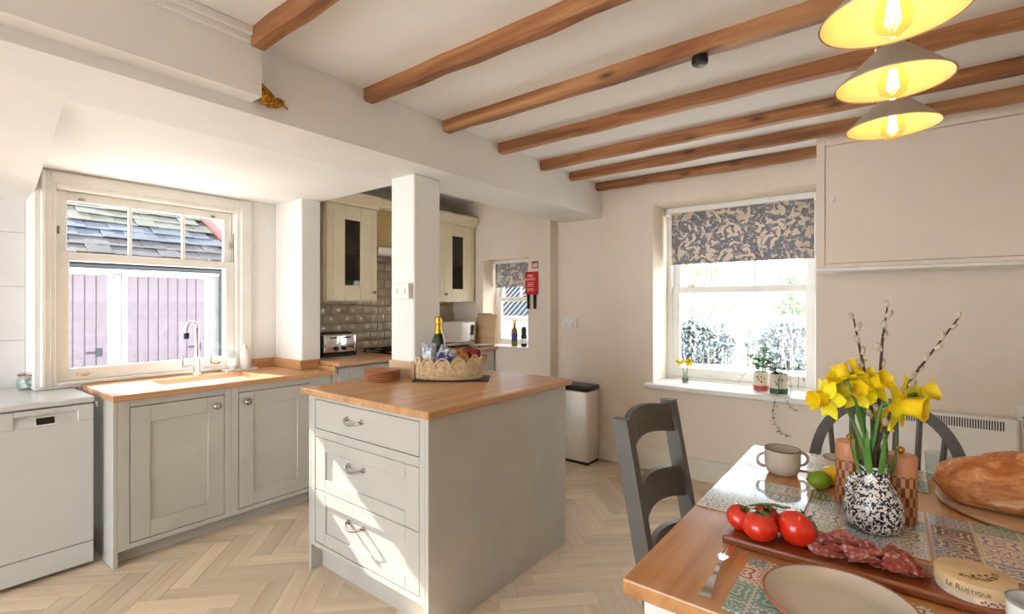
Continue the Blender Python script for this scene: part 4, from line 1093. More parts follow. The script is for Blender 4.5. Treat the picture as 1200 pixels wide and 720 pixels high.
daffodil('small daffodil leaning left in the tiny glass vase', p+Vector((-.006, 0, .02)), p+Vector((-.035, -.02, .165)), (-.6, -.55, .45), 1.0, 'daffodils on the window board')
daffodil('small daffodil upright in the tiny glass vase', p+Vector((.006, 0, .02)), p+Vector((.03, -.01, .17)), (.35, -.6, .6), 1.0, 'daffodils on the window board')

lf = bmesh.new()
v = [lf.verts.new(q) for q in ((0, 0, 0), (.3, .28, .06), (.7, .25, .05), (1, 0, -.05), (.7, -.25, .05), (.3, -.28, .06), (.5, 0, .0))]
for a, b in ((0, 1), (1, 2), (2, 3), (3, 4), (4, 5), (5, 0)): lf.faces.new((v[a], v[b], v[6]))
leaf_me = finish('leaf', lf, 'leaf'); leaf_me2 = leaf_me.copy(); leaf_me2.materials[0] = M['leaf2']
def add_leaf(parent, me, loc, d, size):
    d = Vector(d).normalized(); o = bpy.data.objects.new('leaf', me); COL.objects.link(o); o.parent = parent
    q = d.to_track_quat('X', 'Z'); o.location = loc; o.rotation_mode = 'QUATERNION'; o.rotation_quaternion = q; o.scale = (size, size, size)
def tin(name, label, p, r, h, band, motif):
    t = thing(name, label, 'plant', p)
    part('tin', L([(r, 0), (r+.001, .002), (r, .005), (r, h-.005), (r+.0015, h-.002), (r, h), (r-.003, h), (r-.003, h-.012)], 28, cap=False), plain('tin_print', (226,214,190), .35, var=.03), t, True, W=False)
    part('bottom', L([(r-.002, .001), (r-.002, .004)], 28), 'steel', t, W=False)
    part('band', L([(r+.0012, .006), (r+.0012, h*.3)], 28, cap=False), band, t, True, W=False)
    part('soil', L([(r-.003, h-.02), (r-.003, h-.012), (0, h-.008)], 24), 'soil', t, True, W=False)
    bm = bmesh.new()
    ang0 = math.atan2(-p.y, -p.x)
    for k in range(7):
        a = ang0+random.uniform(-.6, .6); z = h*random.uniform(.48, .78)
        c = Vector(((r+.001)*math.cos(a), (r+.001)*math.sin(a), z))
        bmesh.ops.create_uvsphere(bm, u_segments=8, v_segments=5, radius=1, matrix=Matrix.Translation(c) @ Matrix.Rotation(a, 4, 'Z') @ Matrix.Diagonal((.001, r*.13, r*.1, 1)))
    part('printed_motif', bm, motif, t, W=False)
    return t
rl = random.Random(21)
p = atz(890, 459, SZ); p.y += .05
t = tin('potted_herb', 'leafy green herb in a cream and red printed tin', p, .05, .135, plain('tin_red', (206,74,68), .35, var=.05), plain('tin_tomato', (186,66,52), .4, var=.1))
for k in range(9):
    a = rl.uniform(0, 2*PI); hh = rl.uniform(.08, .2); sp = rl.uniform(.02, .07)
    pts = [(.02*math.cos(a), .02*math.sin(a), .12), (sp*.6*math.cos(a), sp*.6*math.sin(a), .12+hh*.6), (sp*math.cos(a), sp*math.sin(a), .12+hh)]
    s = part('stem', T(pts, [.0022, .0018, .001], 5), 'stem', t, W=False)
    for j in range(9):
        q = Vector(pts[0]).lerp(Vector(pts[2]), .3+.7*j/8); aa = rl.uniform(0, 2*PI)
        add_leaf(s, leaf_me, q, (math.cos(aa), math.sin(aa), rl.uniform(-.1, .8)), rl.uniform(.034, .06))
s = part('stem', T([(-.03, 0, .125), (-.07, -.02, .15), (-.11, -.03, .10), (-.13, -.03, .05)], [.002, .002, .0016, .001], 5), 'stem', t, W=False)
for q in ((-.07, -.02, .15), (-.09, -.025, .125), (-.11, -.03, .1), (-.12, -.03, .075), (-.13, -.03, .05)): add_leaf(s, leaf_me2, q, (-1, rl.uniform(-1, 1), -.3), .028)
p = atz(911, 463, SZ); p.y += .05
t = tin('trailing_plant', 'dark trailing plant spilling from a green banded tin', p, .056, .14, plain('tin_green', (44,96,70), .35, var=.05), plain('tin_figure', (150,140,122), .4, var=.2, vscale=200))
for k in range(10):
    a = rl.uniform(0, 2*PI); hh = rl.uniform(.03, .09); sp = rl.uniform(.03, .08)
    pts = [(.02*math.cos(a), .02*math.sin(a), .125), (sp*.6*math.cos(a), sp*.6*math.sin(a), .13+hh), (sp*math.cos(a), sp*math.sin(a), .13+hh*.8)]
    s = part('stem', T(pts, [.002, .0016, .001], 5), 'stem', t, W=False)
    for j in range(8):
        q = Vector(pts[0]).lerp(Vector(pts[1]), j/7) if j < 4 else Vector(pts[1]).lerp(Vector(pts[2]), (j-3)/4); aa = rl.uniform(0, 2*PI)
        add_leaf(s, leaf_me2, q, (math.cos(aa), math.sin(aa), rl.uniform(-.1, .6)), rl.uniform(.028, .042))
yf = YB-.085-p.y                                  # just in front of the board's nose
trails = [[(.02, -.05, .135), (.01, -.066, .11), (.012, -.075, .03), (.0, yf-.012, -.03), (-.01, yf-.012, -.11), (.005, yf-.012, -.18), (.05, yf-.012, -.235), (.10, yf-.012, -.245)],
          [(.04, -.03, .135), (.075, -.05, .14), (.085, -.065, .06), (.08, -.07, .02), (.075, yf-.012, -.02), (.10, yf-.012, -.06), (.14, yf-.012, -.075)],
          [(.03, .0, .14), (.09, .0, .19), (.12, -.01, .14), (.12, -.01, .04)], [(.03, .03, .14), (.10, .03, .2), (.15, .02, .17), (.145, .02, .09)]]
for pts in trails:
    s = part('trailing_stem', T(pts, .0016, 5), 'twig', t, W=False)
    for a, b in zip(pts[1:], pts[2:]):
        for k in range(3):
            q = Vector(a).lerp(Vector(b), k/3); aa = rl.uniform(0, 2*PI)
            add_leaf(s, leaf_me2, q, (math.cos(aa), -abs(math.sin(aa)), rl.uniform(-.3, .3)), rl.uniform(.022, .034))

# ================================================================== TABLE AND CHAIRS
TX0, TX1, TY0, TY1, TZ = -.432, .80, .922, 2.118, .755
tb = thing('dining_table', 'oak topped dining table with white painted legs', 'table', (.18, 1.52, 0))
part('tabletop', B(TX0, TX1, TY0, TY1, TZ-.032, TZ, bev=.004, seg=2), 'tabletop', tb)
bm = bmesh.new()
for q in ((TX0+.06, TX1-.06, TY0+.055, TY0+.075), (TX0+.06, TX1-.06, TY1-.075, TY1-.055), (TX0+.055, TX0+.075, TY0+.06, TY1-.06), (TX1-.075, TX1-.055, TY0+.06, TY1-.06)): box(bm, *q, TZ-.125, TZ-.033)
part('apron', bm, 'gloss_white', tb)
for x in (TX0+.068, TX1-.068):
    for y in (TY0+.068, TY1-.068):
        bm = bmesh.new(); box(bm, x-.036, x+.036, y-.036, y+.036, TZ-.15, TZ-.033, bev=.003)
        lathe(bm, [(.02, 0), (.024, .03), (.022, .06), (.034, .2), (.038, .4), (.03, .52), (.024, .54), (.036, .565), (.036, .58), (.026, .59), (.034, .605)], 18, c=(x, y, 0))
        part('leg', bm, 'gloss_white', tb, True)

def bar(bm, pts, wx, wy):
    """rectangular bar along pts (runs mostly in z), size wx by wy"""
    rings = [[bm.verts.new((p[0]+a*wx/2, p[1]+b*wy/2, p[2])) for a, b in ((-1, -1), (1, -1), (1, 1), (-1, 1))] for p in pts]
    for q0, q1 in zip(rings, rings[1:]):
        for k in range(4): bm.faces.new((q0[k], q0[(k+1) % 4], q1[(k+1) % 4], q1[k]))
    bm.faces.new(rings[0][::-1]); bm.faces.new(rings[-1])
    return bm
ch = thing('ladderback_chair', 'charcoal painted ladder back chair pulled up to table side', 'chair', (-.36, 1.5, 0))
def post_x(z): return -.617+(.98-z)*.184 if z > .45 else -.5195-(.45-z)*.10
for y in (1.313, 1.687):
    part('back_post', bar(bmesh.new(), [(post_x(z), y, z) for z in (0, .2, .45, .6, .8, .98)], .046, .034), 'charcoal', ch)
    part('leg', bar(bmesh.new(), [(-.15, y, 0), (-.15, y, .43)], .036, .036), 'charcoal', ch)
    part('stretcher', T([(post_x(.2), y, .2), (-.15, y, .2)], .011, 8), 'charcoal', ch)
def slat(zb, zt, arch):
    bm = bmesh.new(); n = 14; rows = []
    for k in range(n+1):
        s = k/n; y = 1.33+.34*s; a = math.sin(PI*s)
        bow = -.03*a                                   # slats bow backwards
        zl, zh = zb+arch*a, zt+arch*.9*a
        rows.append([bm.verts.new((post_x(z)+bow+o, y, z)) for z, o in ((zl, -.009), (zl, .009), (zh, .009), (zh, -.009))])
    for q0, q1 in zip(rows, rows[1:]):
        for k in range(4): bm.faces.new((q0[k], q0[(k+1) % 4], q1[(k+1) % 4], q1[k]))
    bm.faces.new(rows[0]); bm.faces.new(rows[-1][::-1]); return bm
for zb, zt in ((.875, .965), (.665, .758), (.53, .585)): part('back_slat', slat(zb, zt, .021), 'charcoal', ch, True)
part('seat', B(-.545, -.125, 1.295, 1.705, .43, .462, bev=.01, seg=2), 'charcoal', ch)
part('stretcher', T([(-.15, 1.313, .25), (-.15, 1.687, .25)], .011, 8), 'charcoal', ch)

wc = thing('windsor_chair', 'charcoal painted hoop back spindle chair at table end', 'chair', (-.02, 2.2, 0))
def wy(z): return 2.30+(z-.45)*.2
WCX, WW = -.022, .232
def hoop(a):
    c, s = math.cos(a), math.sin(a)
    x = WCX+WW*(abs(c)**.85)*(1 if c >= 0 else -1); z = .60+.325*(s**.8 if s > 0 else 0)
    return x, z
hp = [(WCX-WW*.93, wy(.45), .45), (WCX-WW*.985, wy(.53), .53)]+[(hoop(a)[0], wy(hoop(a)[1]), hoop(a)[1]) for a in [PI-PI*k/28 for k in range(29)]]+[(WCX+WW*.985, wy(.53), .53), (WCX+WW*.93, wy(.45), .45)]
bm = bmesh.new(); rows = []
for i, q in enumerate(hp):
    d = Vector(hp[min(i+1, len(hp)-1)])-Vector(hp[max(i-1, 0)]); d.normalize(); side = Vector((-d.z, 0, d.x)).normalized(); dep = Vector((0, 1, 0))
    rows.append([bm.verts.new(Vector(q)+side*a*.019+dep*b*.012) for a, b in ((-1, -1), (1, -1), (1, 1), (-1, 1))])
for q0, q1 in zip(rows, rows[1:]):
    for k in range(4): bm.faces.new((q0[k], q0[(k+1) % 4], q1[(k+1) % 4], q1[k]))
bm.faces.new(rows[0]); bm.faces.new(rows[-1][::-1])
part('hoop', bm, 'charcoal', wc)
for k in range(6):
    xx = WCX+WW*(-.76+1.52*k/5)
    c = max(-1, min(1, (xx-WCX)/WW)); ztop = .60+.325*max(0, 1-abs(c)**2.2)**.45
    part('spindle', T([(WCX+(xx-WCX)*.8, wy(.46), .46), (WCX+(xx-WCX)*.9, wy((.46+ztop)/2), (.46+ztop)/2), (xx, wy(ztop), ztop)], [.009, .0105, .009], 8), 'charcoal', wc, True)
bm = bmesh.new(); lathe(bm, [(.19, 0), (.21, .008), (.212, .028), (.2, .036), (.15, .032), (0, .03)], 32, c=(-.02, 2.12, .425), sy=1.0)
part('seat', bm, 'charcoal', wc, True)
for sx, sy in ((-1, -1), (1, -1), (-1, 1), (1, 1)):
    part('leg', T([(-.02+sx*.13, 2.12+sy*.13, .43), (-.02+sx*.165, 2.12+sy*.165, .25), (-.02+sx*.2, 2.12+sy*.2, 0)], [.014, .019, .012], 10), 'charcoal', wc, True)
part('stretcher', T([(-.185, 2.12, .22), (.145, 2.12, .22)], .01, 8), 'charcoal', wc)

# ---- placemats
mats = [(-.428, -.184, 1.383, 1.688, 'patterned tile print placemat at the table edge behind tomatoes', 1),
        (-.179, .068, 1.383, 1.695, 'patterned tile print placemat under the speckled jug', 2),
        (.073, .32, 1.383, 1.695, 'green and charcoal tile print placemat behind the cheese', 3),
        (-.252, .088, 1.878, 2.11, 'tile print placemat at table end by the windsor chair', 4),
        (-.246, .06, .938, 1.166, 'tile print placemat under the stoneware dinner plate', 5),
        (.40, .70, 1.40, 1.66, 'tile print placemat on the far right table side', 6)]
for x0, x1, y0, y1, lab, sd in mats:
    w, h = x1-x0, y1-y0
    o = single('placemat', B(-w/2, w/2, -h/2, h/2, 0, .004, bev=.0015), tile_print('tile_print', sd, (w/3, h/4 if h > .28 else h/3)) if w < .28 else tile_print('tile_print', sd, (w/4, h/3)), lab, 'placemat', loc=((x0+x1)/2, (y0+y1)/2, TZ), W=False)
MZ = TZ+.004
# ---- plate, fork, mug
t = thing('dinner_plate', 'beige stoneware plate with raw terracotta rim on placemat', 'plate', (-.075, 1.05, MZ))
part('dish', L([(.07, 0), (.075, .002), (.105, .006), (.12, .018), (.121, .0215), (.117, .0225), (.104, .012), (.07, .0075), (0, .007)], 56), 'stoneware', t, True, W=False)
part('rim', L([(.1195, .0165), (.1225, .0215), (.1205, .024), (.1175, .0232)], 56, cap=False), 'terracotta', t, True, W=False)
f0, f1 = atz(826, 701, TZ+.004), atz(857, 641, TZ+.004)
dv = f1-f0; t = thing('fork', 'steel dinner fork lying beside the dinner plate', 'fork', f0, math.atan2(dv.y, dv.x)); Lf = dv.length
bm = bmesh.new(); rows = []
for s, w, z in ((0, .0105, .002), (.04, .0095, .003), (.3, .005, .007), (.52, .0036, .011), (.6, .005, .0105), (.66, .0105, .008), (.72, .0118, .006)):
    rows.append([bm.verts.new((s*Lf, a*w, z+b)) for a, b in ((-1, 0), (1, 0), (1, .002), (-1, .002))])
for q0, q1 in zip(rows, rows[1:]):
    for k in range(4): bm.faces.new((q0[k], q0[(k+1) % 4], q1[(k+1) % 4], q1[k]))
bm.faces.new(rows[0]); bm.faces.new(rows[-1][::-1])
part('handle', bm, 'chrome', t, True, W=False)
for k in range(4):
    y = (-1.5+k)*.0062
    part('tine', T([(.715*Lf, y, .007), (.85*Lf, y, .004), (Lf, y*.95, .009)], [.0019, .0017, .001], 6), 'chrome', t, True, W=False)
def ring_handle(c, a, r, h, rr=.005):
    d = Vector((math.cos(a), math.sin(a), 0))
    pts = [Vector(c)+d*(r-.003)+Vector((0, 0, h*.8))]
    for k in range(9):
        q = PI/2-PI*k/8
        pts.append(Vector(c)+d*(r+.006+.024*math.cos(q))+Vector((0, 0, h*.55+.021*math.sin(q))))
    pts.append(Vector(c)+d*(r-.003)+Vector((0, 0, h*.3)))
    return T(pts, rr, 8)
p = atz(917, 555, TZ)
t = thing('soup_mug', 'cream two handled soup mug with dark rim near table corner', 'mug', p)
part('body', L([(.036, 0), (.042, .003), (.05, .018), (.053, .04), (.053, .08), (.0505, .081), (.05, .04), (.045, .012), (0, .008)], 36), 'stoneware', t, True, W=False)
part('rim', L([(.0532, .079), (.0535, .0815), (.052, .083), (.0503, .0815)], 36, cap=False), plain('dark_rim_glaze', (110,84,68), .4, var=.05), t, True, W=False)
part('handle', ring_handle((0, 0, 0), YAW+PI, .053, .085), 'stoneware', t, True, W=False); part('handle', ring_handle((0, 0, 0), YAW, .053, .085), 'stoneware', t, True, W=False)
p = Vector((.178, 1.095, TZ))
t = thing('tumbler', 'white enamel tumbler with grey rim beside the cheese box', 'cup', p)
part('body', L([(.03, 0), (.033, .003), (.036, .092), (.034, .093), (.031, .006), (0, .005)], 30), 'ceramic', t, True, W=False)
part('rim', L([(.0362, .0905), (.0372, .0925), (.0355, .0945), (.0338, .093)], 30, cap=False), plain('grey_rim', (150,152,146), .4, var=0), t, True, W=False)
p = atz(984, 548, MZ)
t = thing('dip_bowl', 'small cream bowl tipped by pepper mill on far placemat', 'bowl', (-.135, 1.955, MZ))
part('bowl', L([(.022, 0), (.026, .003), (.045, .026), (.05, .04), (.0475, .041), (.042, .027), (.02, .006), (0, .005)], 28), 'stoneware', t, True, W=False)
part('rim', L([(.0498, .038), (.0508, .0405), (.049, .042), (.0472, .041)], 28, cap=False), 'terracotta', t, True, W=False)
t = thing('wine_glass', 'short clear tumbler glass behind the bread', 'glass', (.115, 2.03, MZ))
part('bowl', L([(.026, 0), (.03, .004), (.034, .085), (.0325, .085), (.028, .008), (0, .007)], 24), 'clear', t, True, W=False)

# ---- board with tomatoes, salami and cheese
BT = TZ+.02
single('serving_board', B(-.312, .33, 1.196, 1.325, TZ+.0, BT, bev=.006, seg=2), 'acacia', 'long dark acacia board carrying tomatoes and sliced salami', 'board', loc=(0, 1.26, TZ))
def tomato(label, x, y, r, tilt):
    t = thing('tomato', label, 'tomato', (x, y, BT+r*.86), group='vine tomatoes on the board')
    bm = bmesh.new(); bmesh.ops.create_uvsphere(bm, u_segments=28, v_segments=18, radius=r)
    for v in bm.verts:
        a = math.atan2(v.co.y, v.co.x); q = math.hypot(v.co.x, v.co.y)/r
        v.co.z *= .88
        k = 1+.018*math.cos(5*a)*q
        v.co.x *= k; v.co.y *= k
        if v.co.z > 0: v.co.z -= .22*r*math.exp(-(q/.28)**2)
    m = Matrix.Rotation(tilt[0], 4, 'X') @ Matrix.Rotation(tilt[1], 4, 'Y')
    part('flesh', xf(bm, m), 'tomato', t, True, W=False)
    bm = bmesh.new()
    for k in range(5):
        a = 2*PI*k/5+.3
        tube(bm, [(0, 0, r*.72), (.35*r*math.cos(a), .35*r*math.sin(a), r*.86), (.7*r*math.cos(a+.15), .7*r*math.sin(a+.15), r*.80)], [.003, .0022, .0006], 5)
    tube(bm, [(0, 0, r*.7), (.002, .002, r*1.08)], .0022, 5)
    part('calyx', xf(bm, m), 'stalk', t, W=False)
TOM = [(-.285, 1.257, .032, (.2, .5), 'tomato at the outer end of the board'), (-.237, 1.222, .0375, (-.1, .1), 'round tomato on the front edge of board'), (-.168, 1.252, .041, (-.75, .55), 'largest tomato with paler yellow scar beside salami'),
       (-.238, 1.297, .031, (.3, .2), 'tomato half hidden behind the round front one'), (-.19, 1.325, .028, (-.3, -.3), 'small tomato under the green vine stalk')]
for x, y, r, tl, lab in TOM: tomato('glossy red '+lab, x, y if y < 1.3 else 1.29, r, tl)
single('vine_stalk', T([(-.268, 1.266, BT+.056), (-.242, 1.272, BT+.064), (-.215, 1.272, BT+.069), (-.196, 1.266, BT+.07), (-.182, 1.268, BT+.073)], [.002, .003, .0035, .003, .002], 7), 'stalk', 'green vine stalk lying across the tomatoes', 'stalk', loc=(-.21, 1.27, BT+.076), smooth=True)
rsal = random.Random(9)
SALW = ['spread flat at the tomato end', 'curled beside the largest tomato', 'standing in the middle of the heap', 'folded next to the cheese box', 'hanging over the front edge of board', 'lying at the back edge of board']
for k in range(17):
    s_ = (k % 9)/8; x = -.118+.155*s_+rsal.uniform(-.006, .006); y = (1.245 if k < 9 else 1.278)+rsal.uniform(-.01, .01)
    fold = rsal.uniform(.35, 1.15)
    bm = bmesh.new(); rr = rsal.uniform(.026, .031); n = 20; rings = []
    for i in range(6):
        q = i/5; ring = []
        for j in range(n):
            a = 2*PI*j/n
            px, py = rr*q*math.cos(a), rr*q*math.sin(a)*1.12*(1+.05*math.sin(3*a+k))
            bend = abs(px)
            ring.append(bm.verts.new((px*math.cos(fold*min(1, bend/.012)), py, bend*math.sin(fold*min(1, bend/.012))+.0025*q*math.sin(4*a+k*1.7))))
            if i == 0: break
        rings.append(ring)
    for j in range(n): bm.faces.new((rings[0][0], rings[1][j], rings[1][(j+1) % n]))
    for q0, q1 in zip(rings[1:], rings[2:]):
        for j in range(n): bm.faces.new((q0[j], q0[(j+1) % n], q1[(j+1) % n], q1[j]))
    bmesh.ops.solidify(bm, geom=bm.faces[:], thickness=.0018)
    flip = Matrix.Rotation(PI, 4, 'X') if k % 3 == 0 else Matrix()
    xf(bm, Matrix.Rotation(YAW+PI/2+rsal.uniform(-.7, .7), 4, 'Z') @ Matrix.Rotation(rsal.uniform(-.35, .35), 4, 'Y') @ Matrix.Rotation(rsal.uniform(-.3, .3), 4, 'X') @ flip)
    zmin = min(v.co.z for v in bm.verts)
    single('salami_slice', bm, 'salami', 'marbled red folded slice in the heap of salami', 'salami', loc=(x, y, BT-zmin+.0005+(.005 if k % 2 else 0)), group='salami slices on the board', smooth=True, W=False)
cc = Vector((.122, 1.252, BT))
t = thing('cheese_box', 'round wooden camembert box lettered on lid and side', 'cheese', cc)
CR, CHH = .058, .034
box_m = plain('poplar_veneer', (222,194,150), .55, var=.06, vscale=30)
part('base', L([(CR-.003, 0), (CR-.002, .002), (CR-.002, CHH-.012)], 56), plain('cheese_paper', (228,214,190), .6, var=.08, vscale=60), t, True, W=False)
lid = part('lid', L([(CR, .013), (CR, CHH-.001), (CR-.0015, CHH), (0, CHH)], 56), box_m, t, True, W=False)
ink = plain('brown_print', (104,72,40), .6, var=0); pink = plain('pink_print', (176,92,88), .6, var=0)
def wrap(bm, r, z, a0):
    for v in bm.verts:
        a = a0+v.co.x/r; rad = r+.0002+v.co.z
        v.co = Vector((rad*math.cos(a), rad*math.sin(a), z+v.co.y))
    return bm
va = math.atan2(-cc.y, -cc.x)                       # towards the camera
off = 0.0
for txt, size, w in (('L', .0135, 0), ('E', .0095, 0), (' ', .006, 0), ('R', .0135, 0), ('U', .0095, 0), ('S', .0095, 0), ('T', .0095, 0), ('I', .0095, 0), ('Q', .0095, 0), ('U', .0095, 0), ('E', .0095, 0)):
    if txt == ' ': off += .004; continue
    bm = text_mesh(txt, size); xs = [v.co.x for v in bm.verts]; w = max(xs)-min(xs); c0 = (max(xs)+min(xs))/2
    ymn = min(v.co.y for v in bm.verts) if txt != 'Q' else -.0034
    for v in bm.verts: v.co.x += off+w/2-c0-.034; v.co.y -= ymn
    off += w+.0012
    part('letter', wrap(bm, CR, .0175, va-.12), ink, lid, W=False)
for k in range(9):
    a = va+.18+.075*k; bm = bmesh.new()
    bmesh.ops.create_uvsphere(bm, u_segments=7, v_segments=5, radius=1, matrix=Matrix.Rotation(a, 4, 'Z') @ Matrix.Translation((CR-.0018, 0, .006+.0025*math.sin(k*2.3))) @ Matrix.Diagonal((.0004, .0022, .0022, 1)))
    part('printed_flower', bm, pink, t, W=False)
bm = text_mesh('LE RUSTIQUE', .0135)
for v in bm.verts:
    a = v.co.x/.036; r = .036+v.co.y; v.co = Vector((r*math.sin(a), r*math.cos(a)-.012, CHH+.0003+v.co.z))
xf(bm, Matrix.Rotation(YAW+PI, 4, 'Z')); part('lettering', bm, ink, lid, W=False)
bm = bmesh.new()
for x in (-.012, 0, .012): sphere(bm, (x, .010, CHH), .004, 8, 5, sz=.12)
xf(bm, Matrix.Rotation(YAW+PI, 4, 'Z')); part('printed_emblem', bm, ink, lid, W=False)

# ---- bread on its board
bcx, bcy = .315, 1.875
single('bread_board', L([(.2, 0), (.212, .004), (.215, .010), (.212, .015), (.2, .018)], 56, c=(bcx, bcy, TZ)), 'driftwood', 'round pale wooden board under the crusty loaf', 'board', loc=(bcx, bcy, TZ), smooth=True)
bm = bmesh.new(); bmesh.ops.create_uvsphere(bm, u_segments=64, v_segments=40, radius=1)
from mathutils import noise
for v in bm.verts:
    n = noise.noise(v.co*1.9)*.09+noise.noise(v.co*4.5)*.05+noise.noise(v.co*11)*.018
    x, y, z = v.co
    z2 = z if z > -.6 else -.6
    up_ = max(0, min(1, (z+.1)/.4))
    def cut(c, w, d): return math.exp(-((x-c+.45*y)/w)**2)*d*up_
    k = 1+n-cut(.12, .09, .20)-cut(-.32, .05, .10)-cut(.6, .05, .10)-cut(-.68, .04, .06)
    k += (math.exp(-((x+.12+.45*y)/.12)**2)*.07+math.exp(-((x-.36+.45*y)/.12)**2)*.09)*up_
    v.co = Vector((.2*x*(1+n*.4), .095*y*k, .088*z2*k))
zmin = min(v.co.z for v in bm.verts)
single('bread_loaf', bm, 'bread', 'crusty golden brown bread loaf on round board', 'bread', loc=(.292, 1.83, TZ+.0185-zmin), rz=R(8), smooth=True, W=False)

# ---- mills, lime, lemon
def mill(label, x, y, z):
    t = thing('pepper_mill', label, 'mill', (x, y, z), group='checkered wooden mills')
    r = .0335
    part('body', L([(r-.002, 0), (r, .003), (r, .118), (r-.001, .12)], 40), 'checker', t, True, W=False)
    part('cap', L([(r, .121), (r+.0005, .124), (r+.0005, .166), (r-.002, .17), (0, .1705)], 40), wood('mill_cap', (190,120,78), (208,140,96), (216,154,112), 2, .4), t, True, W=False)
    part('knob', L([(.004, .17), (.004, .174), (.0085, .179), (.0085, .185), (.004, .19), (0, .191)], 16), 'brass', t, True, W=False)
mill('checkered wooden pepper mill beside the speckled jug', .018, 1.59, MZ)
mill('checkered wooden salt mill half hidden behind the jug', -.093, 1.66, MZ)
def citrus(name, label, mat, c, r):
    t = thing(name, label, 'fruit', c)
    bm = bmesh.new(); bmesh.ops.create_uvsphere(bm, u_segments=22, v_segments=16, radius=r)
    for v in bm.verts:
        v.co.x *= 1.18
        v.co.x += math.copysign(.16*r*math.exp(-((v.co.y**2+v.co.z**2)/(r*r*.06))), v.co.x)
    part('peel', xf(bm, Matrix.Rotation(.6, 4, 'Z')), mat, t, True, W=False)
    part('stem_end', xf(T([(-1.3*r, 0, 0), (-1.36*r, 0, 0)], .003, 6), Matrix.Rotation(.6, 4, 'Z')), 'stalk', t, W=False)
citrus('lime', 'green lime leaning against a lemon behind the mat', 'lime', (-.172, 1.73, TZ+.028), .028)
citrus('lemon', 'yellow lemon behind the lime on the table', 'lemon', (-.142, 1.79, TZ+.03), .03)

# ---- speckled jug with flowers
J = Vector((-.036, 1.5, MZ))
t = thing('speckled_jug', 'blue speckled white ceramic jug holding daffodils and willow', 'jug', J)
part('body', L([(.045, 0), (.052, .003), (.060, .018), (.0625, .04), (.060, .064), (.051, .09), (.039, .108), (.0335, .12), (.0325, .15), (.0335, .156), (.0315, .157), (.03, .15), (.0305, .12), (.046, .088), (.055, .05), (.045, .01), (0, .008)], 48), 'speckle', t, True, W=False)
a = YAW+PI+.15; d = Vector((math.cos(a), math.sin(a), 0))
part('handle', T([d*.031+Vector((0, 0, .126)), d*.046+Vector((0, 0, .132)), d*.061+Vector((0, 0, .125)), d*.069+Vector((0, 0, .105)), d*.067+Vector((0, 0, .08)), d*.057+Vector((0, 0, .064))], [.009, .0085, .008, .008, .008, .009], 10), 'speckle', t, True, W=False)
rim = J+Vector((0, 0, .14))
cr, sr = math.cos(YAW), math.sin(YAW)
def cam_pt(u, v, f):
    """point seen at pixel (u, v) at depth f from the lens: flowers stand over the jug"""
    x, y, w = ray(u, v); k = f/574; return Vector((x*k, y*k, CAM_H+w*k))
right = Vector((cr, sr, 0)); toward = Vector((sr, -cr, 0)); upv = Vector((0, 0, 1))
FJ = -_s*J.x+_c*J.y
FL = [((968, 468), -.01, (-.95, .15, -.05), 1.12, 'daffodil drooping outermost beside the window'), ((986, 450), .03, (-.55, .3, .5), 1.05, 'daffodil with raised face among the left cluster'), ((990, 443), -.03, (-.2, -.4, .9), .95, 'daffodil turned upward in the left cluster'),
      ((1005, 437), .02, (.1, -.2, 1), 1.0, 'highest daffodil of the bouquet'), ((1023, 450), -.03, (.25, .85, .45), 1.1, 'round daffodil below the willow twigs'), ((1057, 476), -.05, (.55, .8, -.05), 1.35, 'largest daffodil facing the room'),
      ((1076, 462), -.0, (.9, .2, .25), 1.1, 'daffodil at the outer side below the long twig'), ((1034, 488), .02, (.2, .3, .2), 1.0, 'daffodil half hidden behind the largest bloom'), ((1002, 458), -.02, (-.3, .7, .25), 1.0, 'daffodil hanging over the jug handle')]
for k, ((u, v), df, fd, sz, lab) in enumerate(FL):
    h = cam_pt(u, v, FJ+df)
    face = right*fd[0]+toward*fd[1]+upv*fd[2]
    a = 2*PI*k/9; b0 = rim+Vector((.016*math.cos(a), .016*math.sin(a), -.06))
    daffodil('yellow '+lab, b0, h, face, sz*1.22, 'daffodils in the speckled jug')
for k in range(9):
    a = 2*PI*k/9+.3; b0 = rim+Vector((.018*math.cos(a), .018*math.sin(a), -.03)); tip = b0+Vector((.03*math.cos(a), .03*math.sin(a), random.uniform(.085, .14)))
    bm = bmesh.new(); rows = []
    for i in range(6):
        s = i/5; c = b0.lerp(tip, s)+Vector((math.cos(a), math.sin(a), 0))*.01*math.sin(PI*s); w = .0085*(1-.8*s**2); sd = Vector((-math.sin(a), math.cos(a), 0))*w
        rows.append([bm.verts.new(c+sd), bm.verts.new(c+Vector((math.cos(a), math.sin(a), 0))*.0016), bm.verts.new(c-sd)])
    for q0, q1 in zip(rows, rows[1:]):
        for q in (0, 1): bm.faces.new((q0[q], q0[q+1], q1[q+1], q1[q]))
    part('flower_leaf', bm, 'stem', t, True, label='long strap like daffodil leaf')
rw = random.Random(4)
cat_me = finish('catkin', L([(0, -.013), (.005, -.009), (.0068, -.001), (.0055, .008), (0, .0135)], 10), 'catkin', True)
